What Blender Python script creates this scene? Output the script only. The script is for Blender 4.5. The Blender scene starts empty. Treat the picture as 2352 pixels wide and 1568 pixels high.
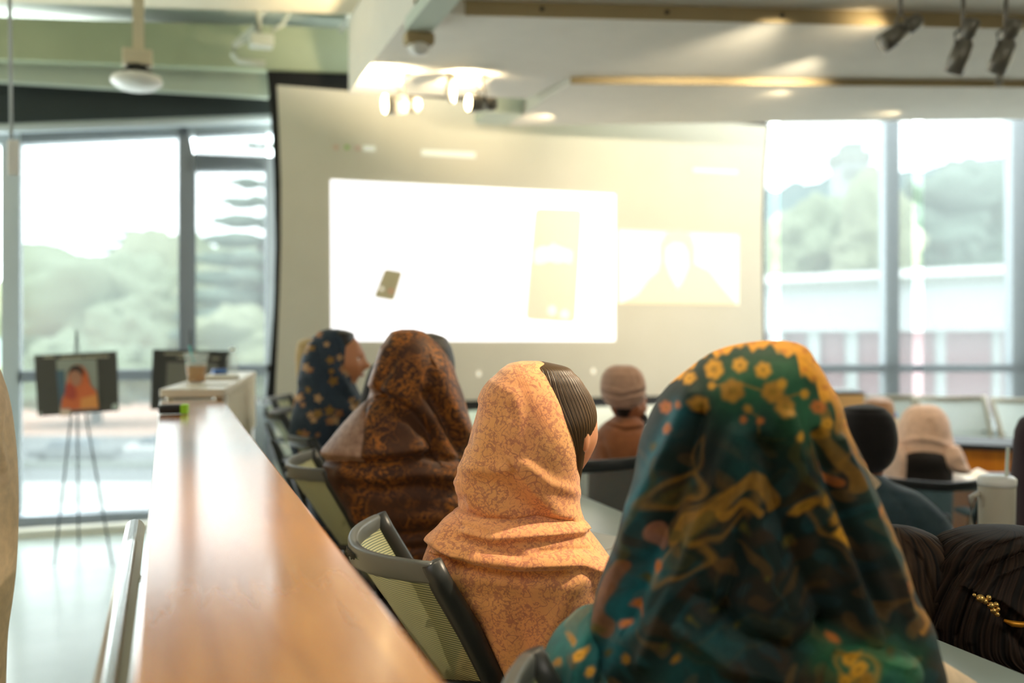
import bpy, bmesh, math, random
import numpy as np
from mathutils import Vector, Matrix
random.seed(7)
S = bpy.context.scene
COL = S.collection
PI = math.pi
# ------------------------------------------------------------------ camera
FPX = 35.0 / 36.0 * 2352
CAMZ = 1.5
TH, PH = math.radians(19.12), math.radians(0.78)
F = Vector((math.sin(TH) * math.cos(PH), math.cos(TH) * math.cos(PH), -math.sin(PH)))
R = Vector((math.cos(TH), -math.sin(TH), 0))
U = R.cross(F)
C0 = Vector((0, 0, CAMZ))
FH = Vector((math.sin(TH), math.cos(TH), 0))


def P(px, py, d):
    return C0 + d * (F + (px - 1176) / FPX * R + (784 - py) / FPX * U)


def ray(px, py):
    return F + (px - 1176) / FPX * R + (784 - py) / FPX * U


def PZ(px, py, z):
    r = ray(px, py)
    return C0 + r * ((z - CAMZ) / r.z)


def PY(px, py, y):
    r = ray(px, py)
    return C0 + r * (y / r.y)


def G(px, d, z):
    """ground-plan point under pixel column px at depth d, height z"""
    p = C0 + d * (FH + (px - 1176) / FPX * R)
    return Vector((p.x, p.y, z))


def projn(A):
    B = A - np.array(C0)
    d = B @ np.array(F)
    return 1176 + FPX * (B @ np.array(R)) / d, 784 - FPX * (B @ np.array(U)) / d


cam = bpy.data.cameras.new('camera')
co = bpy.data.objects.new('camera', cam)
COL.objects.link(co)
co.location = C0
co.rotation_euler = Matrix((R, U, -F)).transposed().to_euler()
cam.lens = 35
cam.sensor_width = 36
cam.clip_start = 0.02
cam.clip_end = 2000
cam.dof.use_dof = True
cam.dof.focus_distance = 1.9
cam.dof.aperture_fstop = 2.0
S.camera = co


# ------------------------------------------------------------------ materials
def lin(c):
    return tuple(((x / 255) / 12.92 if x / 255 <= .04045 else ((x / 255 + .055) / 1.055) ** 2.4) for x in c)


def mat(name, rgb, rough=.6, metal=0., **k):
    m = bpy.data.materials.new(name)
    m.use_nodes = True
    b = m.node_tree.nodes['Principled BSDF']
    b.inputs['Base Color'].default_value = (*lin(rgb), 1)
    b.inputs['Roughness'].default_value = rough
    b.inputs['Metallic'].default_value = metal
    for a, v in k.items():
        b.inputs[a.replace('_', ' ')].default_value = v
    # subtle procedural breakup of colour
    nt = m.node_tree
    n = nt.nodes.new('ShaderNodeTexNoise')
    n.inputs['Scale'].default_value = 6
    n.inputs['Detail'].default_value = 4
    mx = nt.nodes.new('ShaderNodeMix')
    mx.data_type = 'RGBA'
    mx.blend_type = 'MULTIPLY'
    mx.inputs[0].default_value = 1
    mx.inputs[6].default_value = (*lin(rgb), 1)
    rp = nt.nodes.new('ShaderNodeValToRGB')
    rp.color_ramp.elements[0].color = (.93, .93, .93, 1)
    rp.color_ramp.elements[1].color = (1.05, 1.05, 1.05, 1)
    tc = nt.nodes.new('ShaderNodeTexCoord')
    nt.links.new(tc.outputs['Object'], n.inputs['Vector'])
    nt.links.new(n.outputs['Fac'], rp.inputs[0])
    nt.links.new(rp.outputs[0], mx.inputs[7])
    nt.links.new(mx.outputs[2], b.inputs['Base Color'])
    return m


def emis(name, rgb, s):
    m = bpy.data.materials.new(name)
    m.use_nodes = True
    nt = m.node_tree
    b = nt.nodes['Principled BSDF']
    b.inputs['Base Color'].default_value = (*lin(rgb), 1)
    b.inputs['Emission Color'].default_value = (*lin(rgb), 1)
    b.inputs['Emission Strength'].default_value = s
    return m


class NB:
    """tiny node builder"""
    def __init__(s, name):
        s.m = bpy.data.materials.new(name)
        s.m.use_nodes = True
        s.nt = s.m.node_tree
        s.b = s.nt.nodes['Principled BSDF']
        s.out = s.nt.nodes['Material Output']

    def n(s, t, **k):
        x = s.nt.nodes.new('ShaderNode' + t)
        for a, v in k.items():
            setattr(x, a, v)
        return x

    def l(s, a, b):
        s.nt.links.new(a, b)

    def coord(s, kind='Object'):
        return s.n('TexCoord').outputs[kind]

    def noise(s, vec, scale, detail=2, dist=0., rough=.5):
        x = s.n('TexNoise')
        x.inputs['Scale'].default_value = scale
        x.inputs['Detail'].default_value = detail
        x.inputs['Distortion'].default_value = dist
        x.inputs['Roughness'].default_value = rough
        s.l(vec, x.inputs['Vector'])
        return x.outputs['Fac']

    def math(s, op, a, b=None, c=None):
        x = s.n('Math', operation=op)
        for i, v in enumerate((a, b, c)):
            if v is None:
                continue
            if isinstance(v, (int, float)):
                x.inputs[i].default_value = v
            else:
                s.l(v, x.inputs[i])
        return x.outputs[0]

    def ramp(s, fac, stops):
        x = s.n('ValToRGB')
        e = x.color_ramp.elements
        while len(e) < len(stops):
            e.new(.5)
        for el, (p, c) in zip(e, stops):
            el.position = p
            el.color = (*lin(c), 1) if isinstance(c, tuple) else (c, c, c, 1)
        s.l(fac, x.inputs[0])
        return x.outputs[0]

    def mix(s, fac, a, b, blend='MIX'):
        x = s.n('Mix', data_type='RGBA', blend_type=blend)
        for i, v in ((0, fac), (6, a), (7, b)):
            if isinstance(v, (int, float)):
                x.inputs[i].default_value = v
            elif isinstance(v, tuple):
                x.inputs[i].default_value = (*lin(v), 1)
            else:
                s.l(v, x.inputs[i])
        return x.outputs[2]

    def bump(s, h, strength=.3, dist=.002):
        x = s.n('Bump')
        x.inputs['Strength'].default_value = strength
        x.inputs['Distance'].default_value = dist
        s.l(h, x.inputs['Height'])
        s.l(x.outputs[0], s.b.inputs['Normal'])

    def vor(s, vec, scale, feature='F1'):
        x = s.n('TexVoronoi', feature=feature)
        x.inputs['Scale'].default_value = scale
        s.l(vec, x.inputs['Vector'])
        return x.outputs['Distance']


M = {}
M['white_paint'] = mat('white_paint', (226, 222, 208), .7)
M['cream_paint'] = mat('cream_paint', (214, 204, 176), .7)
M['tan_trim'] = mat('tan_trim', (168, 150, 110), .7)
M['green_paint'] = mat('green_paint', (168, 178, 148), .8)
M['sage_paint'] = mat('sage_paint', (196, 206, 190), .8)
M['charcoal_paint'] = mat('charcoal_paint', (52, 60, 60), .8)
M['duct'] = mat('duct', (205, 212, 200), .5)
M['alu'] = mat('alu', (150, 158, 168), .45, .3)
M['alu_light'] = mat('alu_light', (190, 200, 205), .5, .2)
M['black'] = mat('black', (20, 20, 20), .55)
M['screen_black'] = mat('screen_black', (14, 15, 14), .8)
M['chair_dark'] = mat('chair_dark', (44, 48, 48), .38)
M['chair_rail'] = mat('chair_rail', (92, 96, 94), .36)
M['chrome'] = mat('chrome', (200, 200, 196), .22, 1.)
M['steel'] = mat('steel', (120, 118, 112), .35, .9)
M['table'] = mat('table', (172, 186, 178), .3)
M['table_edge'] = mat('table_edge', (30, 30, 30), .5)
M['paper'] = mat('paper', (240, 236, 224), .8)
M['laminate'] = mat('laminate', (232, 222, 200), .35)
M['desk_panel'] = mat('desk_panel', (214, 204, 178), .6)
M['blue'] = mat('blue', (60, 110, 185), .5)
M['teal'] = mat('teal', (70, 180, 175), .4)
M['white_plastic'] = mat('white_plastic', (232, 232, 226), .35)
M['tumbler'] = mat('tumbler', (196, 190, 172), .4)
M['skin'] = mat('skin', (206, 140, 98), .5, Subsurface_Weight=.1)
M['skin_tan'] = mat('skin_tan', (176, 112, 76), .5, Subsurface_Weight=.1)
M['eye'] = mat('eye', (235, 230, 225), .2)
M['iris'] = mat('iris', (40, 25, 18), .2)
M['lips'] = mat('lips', (170, 90, 80), .45)
M['gold'] = mat('gold', (225, 185, 110), .3, .9)
M['green_label'] = mat('green_label', (150, 215, 40), .5)
M['amber'] = mat('amber', (216, 132, 38), .4)

# wood bar
b = NB('bar_wood')
co_ = b.coord()
mp = b.n('Mapping')
mp.inputs['Scale'].default_value = (9, .7, 9)
b.l(co_, mp.inputs['Vector'])
g1 = b.noise(mp.outputs[0], 4, 6, .6)
c = b.ramp(g1, [(.3, (176, 106, 18)), (.5, (194, 122, 26)), (.72, (206, 136, 38))])
b.l(c, b.b.inputs['Base Color'])
b.b.inputs['Roughness'].default_value = .27
b.b.inputs['IOR'].default_value = 1.45
b.b.inputs['Coat Weight'].default_value = 1.
b.b.inputs['Coat IOR'].default_value = 1.5
b.b.inputs['Coat Roughness'].default_value = .14
gn = b.noise(b.coord(), 900, 2)
b.bump(gn, .05, .0005)
M['bar_wood'] = b.m
b = NB('orange_wood')
mp = b.n('Mapping')
mp.inputs['Scale'].default_value = (14, 14, .8)
b.l(b.coord(), mp.inputs['Vector'])
c = b.ramp(b.noise(mp.outputs[0], 3, 5, .5), [(.3, (196, 112, 16)), (.7, (228, 146, 30))])
b.l(c, b.b.inputs['Base Color'])
b.b.inputs['Roughness'].default_value = .45
M['orange_wood'] = b.m

# floor : pale polished
b = NB('floor_polished')
c = b.ramp(b.noise(b.coord(), 1.5, 5), [(.3, (176, 190, 186)), (.7, (196, 208, 204))])
b.l(c, b.b.inputs['Base Color'])
b.b.inputs['Roughness'].default_value = .22
M['floor'] = b.m
M['carpet'] = mat('carpet', (70, 74, 72), .95)


def pale_glass(name):
    b = NB(name)
    b.nt.nodes.remove(b.b)
    tr = b.n('BsdfTransparent')
    tr.inputs[0].default_value = (.93, .96, .95, 1)
    gl = b.n('BsdfGlossy')
    gl.inputs['Roughness'].default_value = .05
    mx = b.n('MixShader')
    mx.inputs[0].default_value = .05
    b.l(tr.outputs[0], mx.inputs[1])
    b.l(gl.outputs[0], mx.inputs[2])
    b.l(mx.outputs[0], b.out.inputs[0])
    return b.m


M['glass'] = pale_glass('glass')


def screen_cloth(name, rgb, opac):
    """woven roller shade / mesh : part see-through, part scattering"""
    b = NB(name)
    b.nt.nodes.remove(b.b)
    tr = b.n('BsdfTransparent')
    df = b.n('BsdfDiffuse')
    tl = b.n('BsdfTranslucent')
    w = b.noise(b.coord(), 60, 2)
    c = b.ramp(w, [(.3, tuple(int(v * .96) for v in rgb)), (.7, rgb)])
    b.l(c, df.inputs[0])
    b.l(c, tl.inputs[0])
    m1 = b.n('MixShader')
    m1.inputs[0].default_value = .55
    b.l(df.outputs[0], m1.inputs[1])
    b.l(tl.outputs[0], m1.inputs[2])
    m2 = b.n('MixShader')
    m2.inputs[0].default_value = opac
    b.l(tr.outputs[0], m2.inputs[1])
    b.l(m1.outputs[0], m2.inputs[2])
    b.l(m2.outputs[0], b.out.inputs[0])
    return b.m


M['shade'] = screen_cloth('shade', (122, 127, 127), .47)

# chair mesh: fine stripes
b = NB('chair_mesh')
b.nt.nodes.remove(b.b)
wv = b.n('TexWave', wave_type='BANDS', bands_direction='Z')
wv.inputs['Scale'].default_value = 62
wv.inputs['Distortion'].default_value = .15
b.l(b.coord(), wv.inputs['Vector'])
msk = b.ramp(wv.outputs['Fac'], [(.35, 0.12), (.6, 1.0)])
tr = b.n('BsdfTransparent')
df = b.n('BsdfPrincipled')
df.inputs['Base Color'].default_value = (*lin((196, 196, 150)), 1)
df.inputs['Roughness'].default_value = .6
dk = b.n('BsdfPrincipled')
dk.inputs['Base Color'].default_value = (*lin((64, 88, 70)), 1)
mm = b.n('MixShader')
b.l(msk, mm.inputs[0])
b.l(dk.outputs[0], mm.inputs[1])
b.l(df.outputs[0], mm.inputs[2])
m2 = b.n('MixShader')
m2.inputs[0].default_value = .80
b.l(tr.outputs[0], m2.inputs[1])
b.l(mm.outputs[0], m2.inputs[2])
b.l(m2.outputs[0], b.out.inputs[0])
M['chair_mesh'] = b.m
M['chair_mesh_dark'] = screen_cloth('chair_mesh_dark', (74, 92, 92), .72)
M['chair_mesh_pale'] = screen_cloth('chair_mesh_pale', (206, 216, 208), .9)


def cloth(name, builder, rough=.85, sheen=.25, weave=1400, wb=.25):
    b = NB(name)
    c = builder(b)
    b.l(c, b.b.inputs['Base Color'])
    b.b.inputs['Roughness'].default_value = rough
    b.b.inputs['Sheen Weight'].default_value = sheen
    b.b.inputs['Specular IOR Level'].default_value = .25
    h = b.noise(b.coord(), weave, 1)
    h2 = b.noise(b.coord(), 45, 3)
    b.bump(b.math('ADD', b.math('MULTIPLY', h, .35), b.math('MULTIPLY', h2, 1.2)), wb, .004)
    return b.m


def line_of(b, vec, scale, width, dist=.5, detail=1):
    n = b.noise(vec, scale, detail, dist)
    a = b.math('ABSOLUTE', b.math('SUBTRACT', n, .5))
    return b.math('LESS_THAN', a, width)


def peach_c(b):
    v = b.coord()
    mp = b.n('Mapping')
    mp.inputs['Scale'].default_value = (1, 1, 1.0)
    b.l(v, mp.inputs['Vector'])
    v = mp.outputs[0]
    vine = line_of(b, v, 40, .014, .5, 1)
    vine2 = line_of(b, v, 90, .03, .6, 1)
    leaf = b.math('LESS_THAN', b.vor(v, 130), .30)
    big = b.noise(v, 16, 2, .8)
    zone = b.math('GREATER_THAN', big, .5)
    leafz = b.math('MULTIPLY', leaf, zone)
    blot = b.math('GREATER_THAN', b.noise(v, 120, 2, .7), .55)
    blotz = b.math('MULTIPLY', blot, b.math('GREATER_THAN', big, .46))
    f = b.math('MINIMUM', b.math('ADD', b.math('ADD', b.math('MULTIPLY', vine, .9), b.math('MULTIPLY', vine2, .45)),
                                 b.math('ADD', b.math('MULTIPLY', leafz, .7), b.math('MULTIPLY', blotz, .75))), 1.)
    base = b.ramp(b.noise(v, 9, 3), [(.35, (236, 164, 110)), (.65, (242, 178, 114))])
    at = b.n('VertexColor', layer_name='Col')
    base = b.mix(1., base, at.outputs[0], 'MULTIPLY')
    return b.mix(b.math('MULTIPLY', f, .6), base, (158, 84, 80))


def brown_c(b):
    v = b.coord()
    big = b.ramp(b.noise(v, 8, 1, .4), [(.40, .05), (.58, 1.)])
    sw = b.noise(v, 26, 2, 1.4)
    band = b.ramp(b.math('PINGPONG', b.math('MULTIPLY', sw, 7.), 1.), [(.42, 0.), (.52, 1.)])
    fine = b.ramp(b.noise(v, 90, 2, .8), [(.40, .25), (.55, 1.)])
    ln = b.math('MULTIPLY', line_of(b, v, 15, .006, 1.2, 0), .55)
    f = b.math('MINIMUM', b.math('ADD', b.math('MULTIPLY', b.math('MULTIPLY', band, fine), big), ln), 1.)
    c = b.mix(b.math('MULTIPLY', f, .62), (66, 38, 20), (184, 112, 36))
    at = b.n('VertexColor', layer_name='Col')
    sp = b.n('SeparateColor')
    b.l(at.outputs[0], sp.inputs[0])
    lining = b.ramp(b.noise(v, 50, 3), [(.3, (132, 100, 84)), (.7, (172, 140, 120))])
    return b.mix(sp.outputs[0], c, lining)


def attr_c(b):
    at = b.n('VertexColor', layer_name='Col')
    n = b.ramp(b.noise(b.coord(), 70, 3, 1.), [(.3, .82), (.7, 1.1)])
    return b.mix(1., at.outputs[0], n, 'MULTIPLY')


M['peach'] = cloth('peach_cloth', peach_c)
M['brown'] = cloth('brown_cloth', brown_c, .55, .05)
M['painted'] = cloth('printed_cloth', attr_c, .7, .04)
M['pinkish'] = cloth('pink_cloth', attr_c, .9, .3)


def flat_cloth(name, rgb, rough=.9):
    def f(b):
        return b.ramp(b.noise(b.coord(), 40, 4), [(.3, tuple(int(v * .9) for v in rgb)), (.7, rgb)])
    return cloth(name, f, rough)


b = NB('hair_strand')
b.l(b.n('VertexColor', layer_name='Col').outputs[0], b.b.inputs['Base Color'])
b.b.inputs['Roughness'].default_value = .45
M['hair_strand'] = b.m
M['hair_matte'] = b.m.copy()
M['hair_matte'].node_tree.nodes['Principled BSDF'].inputs['Roughness'].default_value = .75
M['hair_matte'].node_tree.nodes['Principled BSDF'].inputs['Specular IOR Level'].default_value = .25
M['taupe'] = flat_cloth('taupe_knit', (196, 158, 136))
M['rust'] = flat_cloth('rust_wool', (150, 92, 56))
M['blackcloth'] = flat_cloth('black_cloth', (24, 20, 18))
M['navy'] = flat_cloth('slate_shirt', (58, 78, 86))
M['cream'] = flat_cloth('cream_cloth', (232, 206, 170))
M['maroon'] = flat_cloth('maroon_cloth', (48, 20, 30))
M['yellow_cloth'] = flat_cloth('yellow_cloth', (226, 160, 50))
M['straw'] = flat_cloth('straw_cloth', (196, 168, 116))
M['grey_trousers'] = flat_cloth('grey_trousers', (50, 52, 58))


def hair_mat(name, a, c, scale=(70, 70, 5)):
    b = NB(name)
    mp = b.n('Mapping')
    mp.inputs['Scale'].default_value = scale
    b.l(b.coord(), mp.inputs['Vector'])
    n = b.noise(mp.outputs[0], 6, 5, .8)
    b.l(b.ramp(n, [(.35, a), (.62, c)]), b.b.inputs['Base Color'])
    b.b.inputs['Roughness'].default_value = .38
    b.b.inputs['Anisotropic'].default_value = .5
    b.bump(n, .6, .004)
    return b.m


M['hair_dark'] = hair_mat('hair_dark', (22, 16, 12), (64, 48, 34))
M['hair_brown'] = hair_mat('hair_brown', (30, 20, 12), (116, 88, 52))
M['hair_black'] = hair_mat('hair_black', (12, 10, 9), (34, 28, 24))
M['hair_bald'] = hair_mat('hair_short', (130, 96, 70), (170, 132, 98))
M['hair_long'] = hair_mat('hair_long', (12, 8, 6), (50, 36, 26), (30, 60, 60))
M['hair_long'].node_tree.nodes['Principled BSDF'].inputs['Roughness'].default_value = .6


# ------------------------------------------------------------------ object helpers
def tag(o, label=None, cat=None, group=None, kind=None):
    if label: o['label'] = label
    if cat: o['category'] = cat
    if group: o['group'] = group
    if kind: o['kind'] = kind
    return o


def empty(name, loc=(0, 0, 0), rz=0.):
    o = bpy.data.objects.new(name, None)
    COL.objects.link(o)
    o.location = loc
    o.rotation_euler = (0, 0, rz)
    bpy.context.view_layer.update()
    return o


def link(name, me, m, parent=None, smooth=False, world=False):
    """mesh data local to the parent (or, with world=True, in world space)"""
    o = bpy.data.objects.new(name, me)
    COL.objects.link(o)
    for mm in (m if isinstance(m, (list, tuple)) else [m]):
        if mm: me.materials.append(mm)
    if smooth:
        for p in me.polygons: p.use_smooth = True
    if parent:
        o.parent = parent
        if world:
            mw = Matrix.Identity(4)
            q = parent
            while q is not None:
                mw = q.matrix_basis.to_4x4() @ mw if q.parent is None else (q.matrix_parent_inverse @ q.matrix_basis) @ mw
                q = q.parent
            me.transform(mw.inverted())
    elif world:
        # put the origin at the base centre
        vs = [v.co for v in me.vertices]
        cx = sum(v.x for v in vs) / len(vs); cy = sum(v.y for v in vs) / len(vs); cz = min(v.z for v in vs)
        me.transform(Matrix.Translation((-cx, -cy, -cz)))
        o.location = (cx, cy, cz)
    return o


class MB:
    def __init__(s):
        s.v = []; s.f = []

    def add(s, vs, fs):
        k = len(s.v)
        s.v += [tuple(v) for v in vs]
        s.f += [tuple(i + k for i in f) for f in fs]
        return s

    def box(s, c, size, rz=0., rot=None):
        hx, hy, hz = size[0] / 2, size[1] / 2, size[2] / 2
        m = rot if rot is not None else Matrix.Rotation(rz, 3, 'Z')
        vs = [Vector(c) + m @ Vector((x * hx, y * hy, z * hz)) for z in (-1, 1) for x, y in ((-1, -1), (1, -1), (1, 1), (-1, 1))]
        return s.add(vs, [(3, 2, 1, 0), (4, 5, 6, 7), (0, 1, 5, 4), (1, 2, 6, 5), (2, 3, 7, 6), (3, 0, 4, 7)])

    def prism(s, poly, z0, z1):
        n = len(poly)
        vs = [(p[0], p[1], z0) for p in poly] + [(p[0], p[1], z1) for p in poly]
        fs = [tuple(range(n))[::-1], tuple(range(n, 2 * n))] + [(i, (i + 1) % n, n + (i + 1) % n, n + i) for i in range(n)]
        return s.add(vs, fs)

    def slab(s, pts, off):
        """polygon of 3-D points given thickness along vector off"""
        n = len(pts)
        off = Vector(off)
        vs = [Vector(p) for p in pts] + [Vector(p) + off for p in pts]
        fs = [tuple(range(n))[::-1], tuple(range(n, 2 * n))] + [(i, (i + 1) % n, n + (i + 1) % n, n + i) for i in range(n)]
        return s.add(vs, fs)

    def tube(s, pts, r, n=10, closed=False, flat=None):
        """swept tube; r number or list; flat=(a,b) scales of the section"""
        pts = [Vector(p) for p in pts]
        N = len(pts)
        rs = r if isinstance(r, (list, tuple)) else [r] * N
        up = Vector((0, 0, 1))
        rings = []
        for i, p in enumerate(pts):
            t = (pts[min(i + 1, N - 1)] - pts[max(i - 1, 0)])
            t = t.normalized() if t.length > 1e-9 else Vector((0, 0, 1))
            a = up if abs(t.dot(up)) < .97 else Vector((1, 0, 0))
            x = t.cross(a).normalized()
            y = x.cross(t)
            fa, fb = flat if flat else (1, 1)
            rings.append([p + rs[i] * (fa * math.cos(2 * PI * k / n) * x + fb * math.sin(2 * PI * k / n) * y) for k in range(n)])
        vs = [v for rg in rings for v in rg]
        fs = []
        for i in range(N - 1):
            for k in range(n):
                fs.append((i * n + k, i * n + (k + 1) % n, (i + 1) * n + (k + 1) % n, (i + 1) * n + k))
        fs.append(tuple(range(n))[::-1])
        fs.append(tuple((N - 1) * n + k for k in range(n)))
        return s.add(vs, fs)

    def lathe(s, prof, c=(0, 0, 0), n=32, axis=None):
        m = Matrix.Identity(3)
        if axis is not None:
            m = Vector((0, 0, 1)).rotation_difference(Vector(axis)).to_matrix()
        vs = []
        for (r, z) in prof:
            for k in range(n):
                a = 2 * PI * k / n
                vs.append(Vector(c) + m @ Vector((max(r, 1e-5) * math.cos(a), max(r, 1e-5) * math.sin(a), z)))
        fs = []
        for i in range(len(prof) - 1):
            for k in range(n):
                fs.append((i * n + k, i * n + (k + 1) % n, (i + 1) * n + (k + 1) % n, (i + 1) * n + k))
        fs.append(tuple(range(n))[::-1])
        fs.append(tuple((len(prof) - 1) * n + k for k in range(n)))
        return s.add(vs, fs)

    def ell(s, c, r, n=24, m=14, rot=None):
        rot = rot if rot is not None else Matrix.Identity(3)
        vs, fs = [], []
        for i in range(m + 1):
            t = PI * i / m
            for k in range(n):
                a = 2 * PI * k / n
                st = max(math.sin(t), 1e-4)
                vs.append(Vector(c) + rot @ Vector((r[0] * st * math.cos(a), r[1] * st * math.sin(a), r[2] * math.cos(t))))
        for i in range(m):
            for k in range(n):
                fs.append((i * n + k, (i + 1) * n + k, (i + 1) * n + (k + 1) % n, i * n + (k + 1) % n))
        return s.add(vs, fs)

    def mesh(s, name):
        me = bpy.data.meshes.new(name)
        me.from_pydata([tuple(v) for v in s.v], [], s.f)
        bm = bmesh.new()
        bm.from_mesh(me)
        bmesh.ops.recalc_face_normals(bm, faces=bm.faces)
        bm.to_mesh(me)
        bm.free()
        return me

    def build(s, name, m, parent=None, smooth=False, bevel=0., world=True):
        o = link(name, s.mesh(name), m, parent, smooth, world)
        if bevel:
            md = o.modifiers.new('bevel', 'BEVEL')
            md.width = bevel
            md.segments = 2
            md.limit_method = 'ANGLE'
        return o


def struct(o):
    o['kind'] = 'structure'
    return o


def copy_tree(o, parent=None):
    c = o.copy()
    COL.objects.link(c)
    if parent: c.parent = parent
    for ch in o.children:
        copy_tree(ch, c)
    return c


# ------------------------------------------------------------------ room shell
YW = 7.95                    # window wall behind the screen
PLAT = 0.2                   # raised row the nearest chairs stand on
LOW = -0.08

fl = MB()
fl.prism([(-4.5, -2.5), (-0.0, -2.5), (-0.0, 8.6), (-4.5, 8.6)], -.3, 0)
struct(fl.build('floor', M['floor']))
fl = MB()
fl.prism([(0.0, -2.5), (1.42, -2.5), (1.42, 3.1), (2.5, 3.3), (2.5, 7.0), (0.0, 7.0)], -.35, PLAT)
struct(fl.build('floor', M['carpet']))
fl = MB()
fl.prism([(0.0, 7.0), (2.5, 7.0), (2.5, 3.3), (1.42, 3.1), (1.42, -2.5), (9.5, -2.5), (9.5, 8.6), (0.0, 8.6)], -.36, LOW)
struct(fl.build('floor', M['carpet']))
# white kerb under the left window
struct(MB().box((-2.2, YW - .10, .03), (4.6, .12, .06)).build('baseboard_front', M['white_paint']))


# left window wall : frame members in the plane Y=YW
def bar_px(mb, x0, y0, x1, y1, dep=.10, yy=YW):
    """frame rectangle covering the given pixels on plane Y=yy"""
    pts = [PY(x0, y0, yy), PY(x1, y0, yy), PY(x1, y1, yy), PY(x0, y1, yy)]
    mb.slab(pts, (0, dep, 0))


def quad_px(mb, q, dep=.10, yy=YW):
    mb.slab([PY(x, y, yy) for x, y in q], (0, dep, 0))


xl, xr = PY(-420, 753, YW).x, PY(1900, 753, YW).x
zb = PY(170, 1222, YW).z
w1 = empty('window_1', (PY(230, 753, YW).x, YW, 0))
struct(w1)
mb = MB()
quad_px(mb, [(2, 330), (46, 322), (46, 1182), (2, 1184)], .14)
mb.build('jamb', M['alu_light'], w1)
mb = MB()
quad_px(mb, [(410, 290), (432, 289), (450, 380), (450, 900), (410, 900)], .12)
quad_px(mb, [(410, 895), (450, 895), (450, 1182), (410, 1182)], .12)
mb.build('mullion', M['alu'], w1)
mb = MB()
quad_px(mb, [(-420, 320), (640, 276), (640, 303), (-420, 350)], .12)
mb.build('head_frame', M['alu_light'], w1)
mb = MB()
quad_px(mb, [(40, 852), (415, 847), (415, 872), (40, 878)], .10)
quad_px(mb, [(450, 836), (640, 838), (640, 862), (450, 862)], .10)
mb.build('middle_rail', M['alu'], w1)
mb = MB()
quad_px(mb, [(432, 352), (640, 360), (640, 392), (432, 392)], .10)
mb.build('transom', M['alu'], w1)
mb = MB()
quad_px(mb, [(611, 392), (632, 392), (632, 1180), (611, 1180)], .10)
mb.build('casement_stile', M['alu'], w1)
mb = MB()
quad_px(mb, [(-420, 1206), (900, 1150), (900, 1194), (-420, 1260)], .14)
mb.build('sill_frame', M['alu'], w1)
mb = MB()
mb.slab([(xl, YW + .06, zb - .05), (xr - 2.5, YW + .06, zb - .05), (xr - 2.5, YW + .06, 3.3), (xl, YW + .06, 3.3)], (0, .008, 0))
mb.build('pane', M['glass'], w1)
# roller shade cassette over the left window
mb = MB()
p0, p1 = PY(-420, 312, YW - .1), PY(640, 272, YW - .1)
mb.tube([p0, p1], .035, 14)
tag(mb.build('blind_cassette', M['alu_light'], None, True), 'pale tubular roller blind cassette running across the head of the left window', 'blind')
# low solid wall below the screen and above windows
mb = MB()
quad_px(mb, [(-420, 60), (900, 60), (900, 250), (-420, 300)], .2, YW)
struct(mb.build('wall_front', M['charcoal_paint']))
struct(MB().box((3.4, YW + .25, .35), (6.0, .1, 1.1)).build('wall_front', M['white_paint']))
# wall pieces left / back / right
struct(MB().box((-3.6, 3.0, 1.9), (.15, 11.5, 4.4)).build('wall_left', M['white_paint']))
struct(MB().box((2.5, -2.6, 1.9), (14.3, .15, 4.4)).build('wall_back', M['cream_paint']))
struct(MB().box((9.55, 2.2, 1.9), (.15, 9.5, 4.4)).build('wall_right', M['cream_paint']))

# right window wall, facing the camera, depth DW
DW = 9.3


def PD(px, py, d=DW):
    p = C0 + ray(px, py) * (d / ray(px, py).dot(FH))
    return p


def quadD(mb, q, dep=.12, d=DW):
    mb.slab([PD(x, y, d) for x, y in q], FH * dep)


w2 = empty('window_2', G(2060, DW, LOW))
struct(w2)
mb = MB()
quadD(mb, [(2034, 180), (2066, 180), (2066, 1100), (2034, 1100)], .16)
mb.build('mullion', M['alu_light'], w2)
mb = MB()
quadD(mb, [(2326, 180), (2372, 180), (2372, 1100), (2326, 1100)], .16)
mb.build('mullion', M['alu_light'], w2)
mb = MB()
quadD(mb, [(1690, 838), (2750, 836), (2750, 853), (1690, 856)], .1)
mb.build('middle_rail', M['alu'], w2)
mb = MB()
quadD(mb, [(1690, 180), (2900, 180), (2900, 1100), (1690, 1100)], .008, DW + .09)
mb.build('pane', M['glass'], w2)
mb = MB()
quadD(mb, [(1300, 985), (3000, 985), (3000, 1110), (1300, 1110)], .12, DW + .2)
struct(mb.build('wall_front_right', M['white_paint']))
for a, (x0, x1) in enumerate([(1792, 2096), (2121, 2700)]):
    mb = MB()
    quadD(mb, [(x0, 180), (x1, 180), (x1, 1000), (x0, 1000)], .004, DW - .08)
    o = mb.build('roller_shade', M['shade'])
    tag(o, ['translucent grey roller shade lowered over the window just right of the screen',
            'translucent grey roller shade lowered at the far right, past the bright slit'][a], 'blind', 'roller shades on the right windows')
mb = MB()
quadD(mb, [(1700, 180), (1769, 180), (1769, 1000), (1700, 1000)], .004, DW - .08)
tag(mb.build('roller_shade', M['shade']), 'narrow strip of grey roller shade beside the screen edge', 'blind', 'roller shades on the right windows')
mb = MB()
quad_px(mb, [(46, 300), (412, 300), (412, 1176), (46, 1180)], .004, YW - .05)
tag(mb.build('roller_shade', M['shade']), 'translucent roller shade lowered over the wide left window behind the easels', 'blind')
mb = MB()
quad_px(mb, [(448, 300), (612, 300), (612, 1176), (448, 1180)], .004, YW - .05)
tag(mb.build('roller_shade', M['shade']), 'translucent roller shade over the narrow casement left of the screen', 'blind')

# ------------------------------------------------------------------ ceiling
zA, zB, zC, zT = 3.17, 3.10, 3.06, 3.60


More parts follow.
